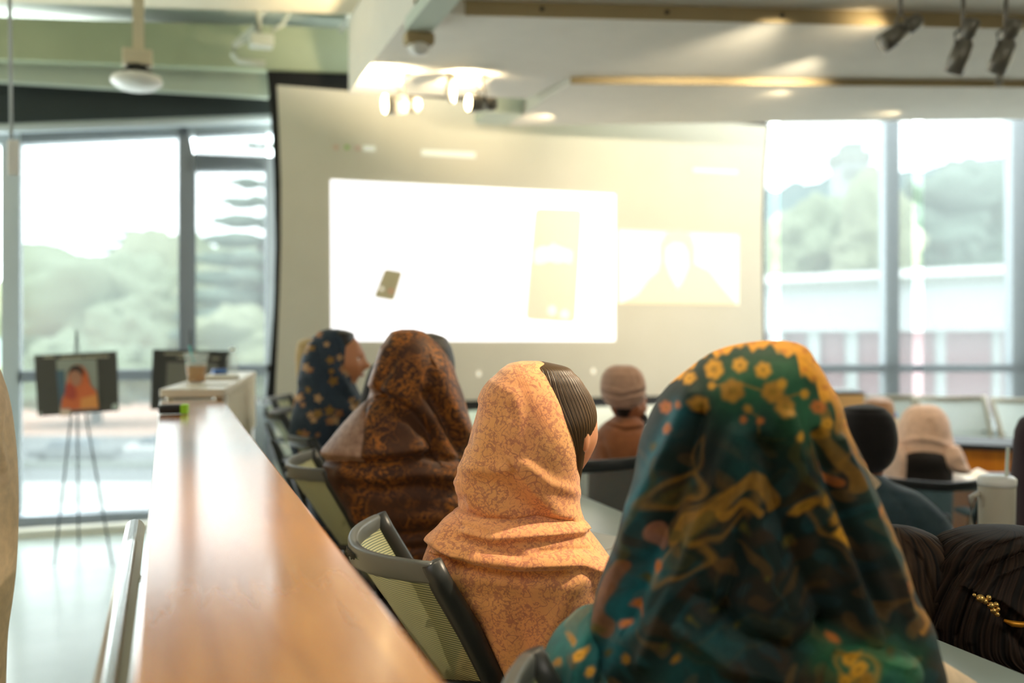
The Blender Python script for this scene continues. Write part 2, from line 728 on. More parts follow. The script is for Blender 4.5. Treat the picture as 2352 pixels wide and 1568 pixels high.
def slabz(px, z0, z1, name, m, extra=None):
    mb = MB()
    pts = [PZ(x, y, z0) for x, y in px] if extra is None else extra
    mb.prism([(p[0], p[1]) for p in pts], z0, z1)
    return struct(mb.build(name, m))


XF = PZ(801, 214, zB).x        # the long fascia plane
YF = PZ(801, 214, zB).y
a = PZ(1068, 34, zB); b_ = PZ(2600, 72, zB)
c_ = PZ(1310, 192, zC); d_ = PZ(2700, 203, zC); e_ = PZ(1165, 288, zC); f_ = PZ(2700, 271, zC)
# panel C (lowest, farthest)
slabz(None, zC, zC + .5, 'ceiling', M['white_paint'], [c_, d_, f_, e_])
# panel B
slabz(None, zB, zT, 'ceiling', M['white_paint'], [(XF, a.y + .0), (a.x, a.y), (b_.x, b_.y), (d_.x, d_.y), (c_.x, c_.y), (2.38, 6.55), (XF, YF)])
# panel A, nearest
slabz(None, zA, zT, 'ceiling', M['white_paint'], [(XF, -2.6), (9.6, -2.6), (9.6, 3.), (b_.x, b_.y), (a.x, a.y), (XF, a.y)])
# tan edge strips on the steps
mb = MB()
mb.slab([(a.x, a.y - .012, zB - .004), (b_.x, b_.y - .012, zB - .004), (b_.x, b_.y - .012, zA), (a.x, a.y - .012, zA)], (0, .014, 0))
struct(mb.build('trim_1', M['tan_trim']))
mb = MB()
mb.slab([(c_.x, c_.y - .012, zC - .002), (d_.x, d_.y - .012, zC - .002), (d_.x, d_.y - .012, zB), (c_.x, c_.y - .012, zB)], (0, .014, 0))
struct(mb.build('trim_2', M['tan_trim']))
for i, (x, y) in enumerate([(1248, 18), (1532, 28), (1790, 38)]):
    p = PZ(x, y, (zA + zB) / 2)
    t = (p.x - a.x) / (b_.x - a.x)
    p = Vector((p.x, a.y + t * (b_.y - a.y) - .014, (zA + zB) / 2))
    tag(MB().lathe([(.011, -.006), (.011, .006)], p, 12, (0, -1, 0)).build('screw_cap', M['black']),
        ['small dark fixing cap on the tan ceiling strip, nearest the long duct box', 'small dark fixing cap midway along the tan ceiling strip',
         'small dark fixing cap on the tan ceiling strip, nearest the right track lights'][i], 'fixing', 'fixings on the tan ceiling strip')
# high ceiling left of the fascia
l0 = PZ(0, 5, zT); l1 = PZ(800, 32, zT)
slabz(None, zT, zT + .3, 'ceiling', M['cream_paint'], [(-3.6, -2.6), (XF, -2.6), (XF, l1.y), (l0.x, l0.y), (-3.6, l0.y + .5)])
# sloping deck beyond
mb = MB()
mb.slab([(-3.6, 6.0, 3.98), (6.0, 6.0, 3.98), (6.0, 8.3, 3.80), (-3.6, 8.3, 3.80)], (0, 0, .1))
struct(mb.build('ceiling', M['sage_paint']))
mb = MB()
quad_px(mb, [(-420, 25), (1100, 75), (1100, 178), (-420, 118)], .12, 7.55)
struct(mb.build('trim_3', M['green_paint']))
mb = MB()
quad_px(mb, [(-420, 100), (618, 152), (618, 222), (-420, 160)], .1, 7.75)
struct(mb.build('trim_4', M['sage_paint']))
# shallow track housing running towards the near ceiling
p0, p1 = PZ(955, 76, zB - .06), PZ(1020, 0, zB - .06)
mb = MB()
xx0, xx1 = PZ(925, 76, zB - .05).x, PZ(988, 76, zB - .05).x
mb.box(((xx0 + xx1) / 2, (p0.y + 1.0) / 2, zB - .02), (xx1 - xx0, p0.y - 1.0, .07))
struct(mb.build('trim_5', M['sage_paint']))
# lower bracket block left of panel C
mb = MB()
q = [PZ(1090, 283, zC - .0), PZ(1168, 288, zC), PZ(1200, 262, zC), PZ(1118, 258, zC)]
mb.prism([(p.x, p.y) for p in q], zC, zC + .12)
struct(mb.build('trim_6', M['sage_paint']))

# ceiling-hung things, left : pendant lamp, thin rod, white pipes
dL = 5.8
t = tag(empty('pendant_lamp', P(316, 210, dL)), 'white dome lamp hanging on a short pole in front of the left window head', 'lamp')
mb = MB(); mb.box(P(318, 60, dL), (.062, .062, .42)); mb.build('pole', M['cream_paint'], t)
mb = MB(); mb.box(P(316, 134, dL), (.165, .12, .088)); mb.build('driver_box', M['cream_paint'], t, bevel=.008)
c = P(314, 175, dL)
MB().lathe([(.06, .075), (.055, .045), (.085, .03), (.09, .0)], c, 32).build('neck', M['black'], t, True)
MB().lathe([(.09, .012), (.135, -.004), (.145, -.026), (.14, -.045), (.10, -.075), (.04, -.088), (.0, -.09)], c, 40).build('lamp_shade', M['white_plastic'], t, True)
dR = 4.2
t = tag(empty('hanging_rod', P(30, 400, dR)), 'thin white rod with a flat grip hanging at the left edge before the window', 'rod')
MB().tube([P(22, -60, dR), P(26, 320, dR)], .008, 10).build('rod', M['alu_light'], t, True)
MB().box(P(31, 362, dR), (.045, .012, .15)).build('grip', M['white_plastic'], t, bevel=.005)
dP = 6.9
t = tag(empty('duct_pipe', P(560, 150, dP)), 'white bent pipe with bracket hanging above the black corner of the screen', 'pipe')
MB().tube([P(600, -20, dP), P(600, 25, dP), P(590, 70, dP), P(560, 88, dP), P(538, 105, dP), P(535, 125, dP), P(548, 140, dP), P(608, 146, dP)], [.045, .045, .045, .03, .022, .02, .02, .022], 12).build('pipe', M['duct'], t, True)
MB().tube([P(665, 28, dP), P(650, 55, dP), P(625, 70, dP)], .014, 10).build('brace', M['duct'], t, True)
MB().box(P(600, 95, dP), (.16, .14, .08)).build('bracket', M['duct'], t, bevel=.01)
t = MB().tube([P(812, -150, dP), P(800, 40, dP), P(788, 60, dP), P(780, 72, dP)], .02, 10).build('bracket_arm', M['duct'], None, True)
tag(t, 'small white bracket arm peeping out beside the vertical ceiling fascia', 'bracket')
# sensor under the housing
t = tag(empty('ceiling_sensor', P(960, 98, 5.6)), 'brown and white sensor box under the near end of the ceiling housing', 'sensor')
pz = PZ(962, 84, zB - .07)
MB().box((pz.x, pz.y, zB - .085), (.15, .1, .06)).build('base', M['tan_trim'], t, bevel=.01)
MB().lathe([(.05, 0), (.06, -.02), (.045, -.05), (.0, -.06)], (pz.x, pz.y, zB - .11), 20).build('sensor_cover', M['white_plastic'], t, True)


# track spot lights
def track_light(px, py, d, aim, L, r, m, label, top_z, lit=0., group='track spotlights under the ceiling', both=False):
    c = P(px, py, d)
    t = tag(empty('track_spotlight', c), label, 'spotlight', group)
    aim = Vector(aim).normalized()
    side = aim.cross(Vector((0, 0, 1))).normalized()
    MB().lathe([(r * .55, -L * .55), (r * .8, -L * .5), (r * .8, -L * .22), (r * .62, -L * .2), (r * .62, -L * .12), (r * .9, -L * .1), (r, L * .2), (r, L * .5), (r * .94, L * .5)], c, 24, aim).build('housing', m, t, True)
    MB().lathe([(r * .9, L * .495), (r * .88, L * .51), (0, L * .52)], c, 24, aim).build('lens', M['lamp_on'] if lit else M['lamp_off'], t, True)
    k = MB()
    for sgn in (-1, 1):
        k.tube([c + side * sgn * r * 1.1, c + side * sgn * r * 1.1 + Vector((0, 0, r * 1.3)), c + Vector((0, 0, r * 2.0))], r * .14, 8)
    k.build('yoke', m, t, True)
    MB().tube([c + Vector((0, 0, r * 1.9)), (c.x, c.y, top_z)], r * .22, 10).build('stem', m, t, True)
    MB().lathe([(r * .7, -.02), (r * .7, 0)], (c.x, c.y, top_z), 20).build('canopy', m, t, True)
    return c, aim


M['lamp_on'] = emis('lamp_on', (255, 226, 170), 14.)
M['lamp_off'] = mat('lamp_glass', (150, 146, 136), .2)
M['spot_white'] = mat('spot_white', (222, 214, 196), .35)
M['spot_grey'] = mat('spot_grey', (126, 122, 112), .35, .4)
tl1 = track_light(922, 240, 6.25, -R * .85 - FH * .42 - Vector((0, 0, .10)), .22, .062, M['spot_white'], 'glowing white track spotlight pointing left, left one of the close pair', zB, 1)
tl2 = track_light(1106, 238, 6.3, -R * .85 - FH * .40 - Vector((0, 0, .05)), .18, .054, M['spot_grey'], 'grey track spotlight with a glowing round face, right one of the close pair', zB, 1)
MB().tube([P(1036, 170, 6.25), P(1036, 190, 6.25), P(1034, 215, 6.25), P(1038, 236, 6.25)], [.03, .034, .036, .018], 12).build('track_adapter', M['spot_white'], None, True)
tag(bpy.data.objects['track_adapter'], 'short white track adapter between the two glowing spotlights', 'adapter')
track_light(2068, 74, 4.9, -R * .75 - FH * .05 - Vector((0, 0, .50)), .22, .046, M['spot_grey'], 'ribbed silver track spotlight tilted down to the left, beside the bright streak', zA, 0)
track_light(2212, 108, 4.9, -R * .20 + FH * .5 - Vector((0, 0, 1)), .25, .048, M['spot_grey'], 'dark track spotlight pointing down, between the tilted one and the right edge', zA, 0)
track_light(2310, 108, 4.9, -R * .18 + FH * .5 - Vector((0, 0, 1)), .25, .048, M['spot_grey'], 'dark track spotlight pointing down, nearest the right edge', zA, 0)
track_light(2296, 184, 6.2, -R * .1 + FH * .3 - Vector((0, 0, 1)), .07, .022, M['spot_grey'], 'tiny far track head under the thin tan strip at right', zB, 0)

# ------------------------------------------------------------------ projection screen
YS = 7.6


def SY(px, py, off=0.):
    return PY(px, py, YS - off)


sc = tag(empty('projection_screen', PY(1200, 925, YS)), 'wide white projection screen with black borders hanging before the windows', 'screen')


def flat_poly(pts, off, name, m, parent, th=.003):
    mb = MB()
    mb.slab([SY(x, y, off) for x, y in pts], (0, th, 0))
    return mb.build(name, m, parent)


left = [(636, 195), (641, 300), (645, 420), (645, 560), (642, 680), (637, 800), (631, 930)]
right = [(1757, 905), (1753, 780), (1751, 640), (1751, 500), (1754, 400), (1763, 288)]
top_r = (1764, 288)
b = NB('screen_fabric')
b.l(b.ramp(b.noise(b.coord(), 3, 3), [(.3, (222, 217, 200)), (.7, (226, 221, 205))]), b.b.inputs['Base Color'])
b.b.inputs['Roughness'].default_value = .9
M['screen_fabric'] = b.m
fabric = flat_poly(left + [(1180, 918)] + right, .0, 'screen_fabric', M['screen_fabric'], sc)
lb = [(612, 152), (622, 260), (629, 400), (632, 560), (629, 700), (620, 830), (606, 958)]
mb = MB()
mb.slab([SY(x, y, .001) for x, y in lb + left[::-1]], (0, .004, 0))
mb.slab([SY(x, y, .001) for x, y in [(612, 152), (636, 195), (1763, 289), (1763, 250)]], (0, .004, 0))
mb.slab([SY(x, y, .001) for x, y in [(606, 958), (631, 930), (1757, 903), (1757, 922)]], (0, .004, 0))
mb.slab([SY(x, y, .001) for x, y in right + [(1767, 288), (1758, 400), (1755, 500), (1755, 640), (1757, 780), (1762, 920)]], (0, .004, 0))
mb.build('black_border', M['screen_black'], sc)
for i, y in enumerate([345, 400, 460, 520, 575, 635, 695, 755, 815]):
    pass
q0, q1 = SY(600, 130), SY(1780, 262)
mb = MB()
mb.tube([SY(606, 952, .01), SY(1758, 914, .01)], .02, 12)
mb.build('weight_bar', M['black'], sc, True)
mb = MB()
mb.slab([SY(604, 118, -.05), SY(1770, 224, -.05), SY(1770, 250, -.05), SY(604, 150, -.05)], (0, .1, 0))
mb.build('screen_case', M['charcoal_paint'], sc)
M['proj_white'] = emis('proj_white', (250, 250, 255), 1.25)
M['proj_dim'] = emis('proj_dim', (240, 230, 204), .3)
M['proj_video'] = emis('proj_video', (255, 246, 224), .55)
M['proj_shadow'] = emis('proj_shadow', (240, 226, 196), .3)
M['proj_dot'] = emis('proj_dot', (255, 250, 235), .5)
pw = M['proj_white']
sl = flat_poly([(759, 412), (1413, 446), (1413, 783), (761, 783)], .004, 'projected_slide', pw, sc, .001)


def rrect(q, rad, n=5):
    """rounded quad in px"""
    out = []
    for i in range(4):
        p = Vector(q[i]); a_ = Vector(q[i - 1]); c_2 = Vector(q[(i + 1) % 4])
        u1 = (a_ - p).normalized() * rad; u2 = (c_2 - p).normalized() * rad
        for k in range(n + 1):
            t_ = k / n
            out.append(tuple((1 - t_) ** 2 * (p + u1) + 2 * t_ * (1 - t_) * p + t_ ** 2 * (p + u2)))
    return out


ph = flat_poly(rrect([(1228, 477), (1339, 480), (1322, 742), (1206, 734)], 14), .007, 'projected_phone', M['proj_dim'], sl, .001)
flat_poly([(1228, 575), (1245, 566), (1262, 568), (1270, 558), (1284, 566), (1300, 572), (1314, 576), (1312, 606), (1296, 600), (1280, 604), (1262, 598), (1244, 606), (1226, 604)], .010, 'projected_caption', M['proj_dot'], sl, .001)
for (x, y) in ((1268, 713), (1297, 722)):
    flat_poly([(x + 10 * math.cos(k * PI / 6), y + 11 * math.sin(k * PI / 6)) for k in range(12)], .010, 'projected_button', M['proj_dot'], sl, .001)
flat_poly(rrect([(884, 617), (925, 624), (905, 691), (858, 682)], 6), .007, 'projected_phone', mat('proj_grey', (206, 196, 160), .9), sl, .001)
flat_poly([(877 + 5 * math.cos(k), 663 + 5 * math.sin(k)) for k in range(6)], .010, 'projected_button', M['proj_dot'], sl, .001)
flat_poly([(898 + 5 * math.cos(k), 668 + 5 * math.sin(k)) for k in range(6)], .010, 'projected_button', mat('proj_red', (250, 170, 150), .9), sl, .001)
vd = flat_poly([(1420, 527), (1697, 539), (1697, 700), (1420, 696)], .004, 'projected_video', M['proj_video'], sc, .001)
flat_poly([(1425, 697), (1465, 676), (1490, 640), (1512, 622), (1518, 600), (1516, 560), (1530, 534), (1560, 528), (1588, 538), (1597, 570), (1596, 606), (1630, 622), (1652, 652), (1694, 700)], .007, 'projected_figure', M['proj_shadow'], vd, .001)
flat_poly([(1530, 570), (1545, 558), (1570, 560), (1580, 580), (1582, 612), (1566, 650), (1556, 664), (1538, 630), (1528, 600)], .010, 'projected_face', M['proj_video'], vd, .001)
M['proj_bar'] = emis('proj_bar', (235, 240, 232), .28)
for (x0, x1, y, h) in ((968, 1092, 350, 7), (1592, 1694, 390, 4), (834, 862, 340, 6)):
    mb = MB()
    mb.slab([SY(x0, y - h, .004), SY(x1, y - h + (x1 - x0) * .05, .004), SY(x1, y + h + (x1 - x0) * .05, .004), SY(x0, y + h, .004)], (0, .001, 0))
    mb.build('projected_toolbar', M['proj_bar'], sc)
for (x, y, col) in ((772, 338, (226, 190, 170)), (797, 338, (170, 210, 110)), (822, 340, (226, 190, 180))):
    flat_poly([(x + 6 * math.cos(k), y + 6 * math.sin(k)) for k in range(6)], .004, 'projected_icon', mat('icon_%d' % x, col, .9), sc, .001)
for (x, y) in ((1100, 858), (1363, 852)):
    flat_poly([(x + 5 * math.cos(k), y + 7 * math.sin(k)) for k in range(6)], .004, 'projected_icon', M['proj_dot'], sc, .001)

# ------------------------------------------------------------------ bar counter, rail, far desk
ZB = 1.215
bx0, bx1 = -.0285, .21
t = tag(empty('bar_counter', (.09, 2, 0)), 'long glossy wooden ledge running from the lower left towards the easels', 'counter')
mb = MB(); mb.prism([(bx0, -1.2), (bx1, -1.2), (bx1, 4.16), (bx0, 4.16)], ZB - .045, ZB)
mb.build('countertop', M['bar_wood'], t, bevel=.004)
mb = MB(); mb.prism([(bx0 + .03, -1.2), (bx1 - .03, -1.2), (bx1 - .03, 4.12), (bx0 + .03, 4.12)], 0, ZB - .045)
mb.build('panel', M['cream_paint'], t)
t = tag(empty('handrail', (-.07, 1.2, 0)), 'rounded silver handrail fixed along the left side of the wooden ledge', 'rail')
MB().tube([(-.062, y, 1.10) for y in (-1, 0, 1, 1.9, 2.12)], .019, 16).build('rail', M['chrome'], t, True)
for y in (.2, 1.9):
    MB().tube([(-.062, y, 1.09), (-.05, y, 1.05), (0.01, y, 1.05)], .007, 8).build('bracket', M['chrome'], t, True)
# far desk section
zt = 1.258
nl, nr, fr, fl_ = PZ(366, 893, zt), PZ(516, 893, zt), PZ(588, 853, zt), PZ(497, 853, zt)
t = tag(empty('side_desk', ((nl.x + fr.x) / 2, (nl.y + fr.y) / 2, 0)), 'pale laminate desk with a hanging front panel at the far end of the wooden ledge', 'desk')
mb = MB(); mb.prism([(p.x, p.y) for p in (nl, nr, fr, fl_)], zt - .034, zt)
mb.build('desktop', M['laminate'], t, bevel=.006)
mb = MB(); mb.prism([(nr.x - .03, nr.y + .03), (nr.x - .005, nr.y + .03), (fr.x - .005, fr.y - .02), (fr.x - .03, fr.y - .02)], .96, zt - .034)
mb.build('front_panel', M['desk_panel'], t)
for p in (nl, nr, fr, fl_):
    q = p.lerp(Vector(((nl.x + fr.x) / 2, (nl.y + fr.y) / 2, 0)), .16)
    zf = PLAT if q.x > .0 and True else 0
    MB().tube([(q.x, q.y, 0 if q.x < 0 else PLAT), (q.x, q.y, zt - .034)], .017, 10).build('leg', M['chrome'], t, True)


def on_desk(px, py):
    return PZ(px, py, zt)


# iced coffee
c = on_desk(451, 878)
t = tag(empty('iced_coffee_cup', c), 'clear plastic cup of iced coffee with a teal straw on the far desk', 'cup')
M['cupglass'] = screen_cloth('cup_plastic', (226, 232, 224), .22)
M['coffee'] = mat('coffee', (214, 150, 70), .3)
MB().lathe([(.036, .0), (.037, .003), (.05, .118), (.049, .118), (.036, .004)], c, 32).build('cup', M['cupglass'], t, True)
MB().lathe([(.035, .004), (.0435, .072), (0, .073)], c, 32).build('coffee', M['coffee'], t, True)
MB().lathe([(.0425, .073), (.044, .084), (0, .085)], c, 32).build('foam', M['paper'], t, True)
MB().lathe([(.050, .112), (.055, .116), (.055, .128), (.045, .133), (0, .133)], c, 32).build('lid', M['cupglass'], t, True)
MB().tube([c + Vector((-.005, 0, .06)), c + Vector((-.022, 0, .135)), c + Vector((-.03, 0, .165))], .005, 8).build('straw', M['teal'], t, True)
# water bottle
c = on_desk(534, 860)
t = tag(empty('water_bottle', c), 'small clear plastic water bottle standing on the far desk', 'bottle')
MB().lathe([(.028, 0), (.03, .006), (.028, .03), (.03, .05), (.029, .085), (.022, .105), (.012, .118), (.012, .125)], c, 24).build('bottle_body', M['cupglass'], t, True)
MB().lathe([(.014, .122), (.014, .138), (0, .139)], c, 16).build('cap', M['white_plastic'], t, True)
c = on_desk(505, 859)
tag(MB().box(c + Vector((0, 0, .014)), (.075, .05, .026), .2).build('small_box', M['blue'], bevel=.005), 'small blue box beside the water bottle on the far desk', 'box')
c = on_desk(505, 871)
tag(MB().box(c + Vector((0, 0, .010)), (.16, .12, .018), .1).build('paper_stack', M['paper'], bevel=.003), 'white stack of papers behind the iced coffee on the far desk', 'paper')
c = on_desk(492, 884)
tag(MB().box(c + Vector((.0, -.02, .003)), (.12, .09, .003), -.1).build('paper_sheet', M['paper']), 'single white sheet lying in front of the paper stack on the far desk', 'paper')
# device on the bar : black case with lime end
c = PZ(400, 952, ZB)
t = tag(empty('marker_case', c, -.05), 'black clicker with a lime green end lying across the wooden ledge', 'clicker')
pc = lambda x: c + R * x
MB().box(pc(-.012) + Vector((0, .02, .017)), (.072, .045, .03), -TH * .5).build('case', M['black'], t, bevel=.008)
MB().box(pc(.035) + Vector((0, .02, .0175)), (.022, .044, .031), -TH * .5).build('green_end', M['green_label'], t, bevel=.003)


# ------------------------------------------------------------------ easels
def easel(px, top, label, tilt, board):
    """board = px corners TL TR BR BL at depth 6.4"""
    d = 6.35
    cz = 0.0
    g = G(px, d, 0)
    t = tag(empty('display_easel', g), label, 'easel')
    topz = P(px, top, d).z
    tp = Vector((g.x, g.y, topz))
    foot = [G(px - 55, d - .12, 0), G(px + 80, d - .12, 0), G(px + 2, d + .45, 0)]
    hubz = topz - .22
    hub = Vector((g.x, g.y, hubz))
    MB().tube([tp + R * -.001, hub + R * -.012], .006, 8).build('mast', M['steel_dark'], t, True)
    MB().tube([tp, hub + R * .02], .004, 8).build('mast', M['steel_dark'], t, True)
    for q in foot:
        MB().tube([hub, q + Vector((0, 0, .004))], [.007, .006], 8).build('leg', M['steel_dark'], t, True)
    return t


M['steel_dark'] = mat('steel_dark', (66, 74, 76), .5, .4)
M['board'] = mat('board', (70, 66, 58), .6)
M['board2'] = mat('board2', (52, 50, 46), .6)
M['pic_grey'] = mat('pic_grey', (150, 152, 140), .7)
M['pic_slate'] = mat('pic_slate', (78, 100, 112), .7)
M['pic_orange'] = mat('pic_orange', (208, 104, 56), .7)
M['pic_red'] = mat('pic_red', (178, 72, 52), .7)
M['pic_amber'] = mat('pic_amber', (224, 146, 76), .7)
M['pic_skin'] = mat('pic_skin', (176, 122, 94), .7)
M['pic_hair'] = mat('pic_hair', (44, 36, 32), .7)
M['pic_pale'] = mat('pic_pale', (214, 188, 168), .7)
M['text'] = mat('text', (190, 180, 156), .8)
dE = 6.28
easel(176, 757, 'thin metal tripod easel at far left holding the portrait board', 0, None)
easel(438, 757, 'thin metal tripod easel behind the iced coffee, holding the half hidden board', 0, None)


def fp(pts, d, name, m, parent=None, th=.003):
    mb = MB()
    mb.slab([P(x, y, d) for x, y in pts], FH * th)
    return mb.build(name, m, parent)


t = tag(empty('portrait_board', P(176, 950, dE)), 'dark poster board with a portrait of a woman in an orange scarf', 'poster')
fp([(78, 816), (268, 806), (273, 943), (87, 956)], dE, 'board', M['board'], t, .008)
pc_ = fp([(129, 826), (221, 824), (227, 940), (138, 944)], dE - .004, 'portrait', M['pic_grey'], t, .003)
fp([(129, 850), (148, 850), (150, 925), (137, 930)], dE - .007, 'portrait_background', M['pic_slate'], pc_, .002)
fp([(158, 850), (166, 841), (178, 838), (190, 842), (200, 856), (208, 884), (222, 900), (227, 938), (140, 942), (142, 918), (150, 900), (156, 870)], dE - .010, 'portrait_scarf', M['pic_orange'], pc_, .002)
fp([(152, 880), (170, 884), (176, 905), (170, 918), (148, 912)], dE - .0125, 'portrait_shade_fold', M['pic_red'], pc_, .002)
fp([(186, 915), (222, 905), (226, 936), (184, 938)], dE - .0125, 'portrait_fold', M['pic_amber'], pc_, .002)
fp([(155, 862), (160, 846), (172, 839), (184, 841), (192, 852), (190, 864), (180, 852), (166, 850)], dE - .0125, 'portrait_hair', M['pic_hair'], pc_, .002)
fp([(159, 862), (166, 851), (180, 853), (187, 864), (187, 876), (180, 886), (170, 886), (162, 876)], dE - .0145, 'portrait_face', M['pic_skin'], pc_, .002)
M['sticker'] = mat('sticker', (176, 184, 176), .6)
fp([(138, 940), (158, 938), (164, 944), (160, 954), (138, 956)], dE - .0145, 'portrait_hand', M['pic_pale'], t, .002)
fp([(256, 932), (264, 926), (273, 928), (273, 940), (258, 941)], dE - .006, 'corner_mark', M['sticker'], t, .003)
fp([(88, 948), (94, 946), (97, 952), (88, 955)], dE - .006, 'corner_mark', M['sticker'], t, .003)
mb = MB()
random.seed(3)
for (x0, x1, y) in ((100, 122, 820), (140, 190, 822), (194, 250, 821)):
    x = x0
    while x < x1 - 3:
        w = random.uniform(3, 7)
        yy = y - (x - 100) * .02
        mb.slab([P(x, yy - 2.4, dE - .004), P(x + w, yy - 2.4, dE - .004), P(x + w, yy + 2.4, dE - .004), P(x, yy + 2.4, dE - .004)], FH * .002)
        x += w + 1.6
mb.build('title_lettering', M['text'], t)
t = tag(empty('poster_board', P(438, 940, dE)), 'dark poster board with a grey photograph, half hidden by the desk and cup', 'poster')
fp([(351, 802), (530, 806), (524, 944), (345, 940)], dE, 'board', M['board2'], t, .008)
fp([(384, 832), (500, 834), (498, 925), (380, 922)], dE - .004, 'photograph', mat('pic_grey2', (120, 116, 104), .7), t, .003)
mb = MB()
for (x0, x1, y) in ((378, 452, 812), (408, 426, 821), (486, 508, 823)):
    x = x0
    while x < x1 - 3:
        w = random.uniform(3, 6)
        mb.slab([P(x, y - 2.2, dE - .004), P(x + w, y - 2.2, dE - .004), P(x + w, y + 2.2, dE - .004), P(x, y + 2.2, dE - .004)], FH * .002)
        x += w + 1.6
mb.build('title_lettering', M['text'], t)

# ------------------------------------------------------------------ chairs
def make_chair(name='mesh_task_chair', mesh='chair_mesh', rail='chair_rail', arms=True):
    t = empty(name, (0, 0, 0))

    def L(pts):
        return [Vector(p) for p in pts]
    # top rail : flat curved strap
    N = 22
    vs, fs = [], []
    for i in range(N + 1):
        y = -.245 + .49 * i / N
        s = abs(y) / .245
        x = -.305 + .095 * s ** 2.2
        zt_ = .88 - .012 * (1 - s)
        hh = .040 + .004 * (1 - s)
        tx = .011
        nx = Vector((1, -math.copysign(1, y) * .095 * 2.2 * s ** 1.2 / .245 if s else 0, 0)).normalized()
        c = Vector((x, y, zt_))
        vs += [c + nx * tx, c - nx * tx, c - nx * tx * .8 + Vector((0, 0, -hh)), c + nx * tx * .8 + Vector((0, 0, -hh))]
    for i in range(N):
        for k in range(4):
            fs.append((i * 4 + k, i * 4 + (k + 1) % 4, (i + 1) * 4 + (k + 1) % 4, (i + 1) * 4 + k))
    fs += [(0, 1, 2, 3), tuple(N * 4 + k for k in range(4))[::-1]]
    o = MB().add(vs, fs).build('top_rail', M[rail], t, True, bevel=.006, world=False)

    def sidepath(s):
        return L([(-.212, s * .243, .878), (-.195, s * .242, .84), (-.14, s * .238, .745), (-.078, s * .232, .62), (-.05, s * .215, .53), (-.045, s * .18, .47), (-.06, s * .10, .445)])
    for s in (-1, 1):
        MB().tube(sidepath(s), [.017, .019, .020, .020, .018, .016, .014], 12, flat=(.75, 1.15)).build('back_frame', M['chair_dark'], t, True, world=False)
    # mesh
    a_ = sidepath(-1)
    rows = []
    nz, ny = 16, 18
    for j in range(nz + 1):
        v = j / nz * 4.6
        k = min(int(v), 4); fr_ = v - k
        p = a_[k].lerp(a_[k + 1], fr_)
        sag = .092 * (1 - v / 4.6) ** .8 + .03 * math.sin(PI * v / 4.6) + .012
        for i in range(ny + 1):
            yy = -1 + 2 * i / ny
            rows.append((p.x - sag * (1 - abs(yy) ** 2.2), p.y * -yy, p.z - (.028 if j == 0 else 0)))
    fs = [(j * (ny + 1) + i, j * (ny + 1) + i + 1, (j + 1) * (ny + 1) + i + 1, (j + 1) * (ny + 1) + i) for j in range(nz) for i in range(ny)]
    MB().add(rows, fs).build('mesh_back', M[mesh], t, True, world=False)
    # spine and lumbar
    MB().tube(L([(-.30, 0, .72), (-.25, 0, .60), (-.19, 0, .47), (-.08, 0, .38), (.05, 0, .37)]), [.016, .022, .026, .03, .03], 12).build('spine', M['chair_dark'], t, True, world=False)
    MB().tube(L([(-.10, -.21, .63), (-.20, -.12, .62), (-.245, 0, .62), (-.20, .12, .62), (-.10, .21, .63)]), .009, 8).build('lumbar_bar', M['chair_dark'], t, True, world=False)
    MB().box((.13, 0, .43), (.46, .46, .07)).build('seat', M['chair_dark'], t, bevel=.03, world=False)
    MB().lathe([(.028, .0), (.028, .30)], (.08, 0, .10), 16).build('gas_column', M['steel'], t, True, world=False)
    for k in range(5):
        a = k * 2 * PI / 5 + .3
        e = Vector((.08 + .27 * math.cos(a), .27 * math.sin(a), .075))
        lg = MB().tube([(.08, 0, .11), e], [.026, .016], 8).build('base_leg', M['chair_dark'], t, True, world=False)
        MB().lathe([(.02, -.012), (.028, -.01), (.028, .01), (.02, .012)], (e.x, e.y, .03), 14, (math.sin(a), -math.cos(a), 0)).build('caster', M['black'], lg, True, world=False)
    if arms:
        for s in (-1, 1):
            MB().tube(L([(.02, s * .22, .42), (.02, s * .30, .43), (.03, s * .315, .52), (.05, s * .315, .64)]), .013, 10).build('arm_post', M['chair_dark'], t, True, world=False)
            MB().box((.07, s * .315, .655), (.24, .07, .03)).build('armrest', M['chair_dark'], t, bevel=.012, world=False)
    return t


CH = make_chair()
CHD = make_chair('mesh_task_chair', 'chair_mesh_dark', 'chair_dark')
CHP = make_chair('mesh_task_chair', 'chair_mesh_pale', 'cream_rail' if 'cream_rail' in M else 'chair_rail', False)
# pale chairs get their own light frame colour
M['pale_frame'] = mat('pale_frame', (160, 156, 138), .5)
for o in CHP.children:
    if o.name.split('.')[0] in ('top_rail', 'back_frame'):
        o.data.materials[0] = M['pale_frame']
USED = set()


def place_chair(src, x, y, z, rz, label, group, sc_=1.):
    o = src if src.name not in USED else copy_tree(src)
    USED.add(src.name)
    o.location = (x, y, z)
    o.rotation_euler = (0, 0, rz)
    o.scale = (sc_, sc_, sc_)
    tag(o, label, 'chair', group)
    return o


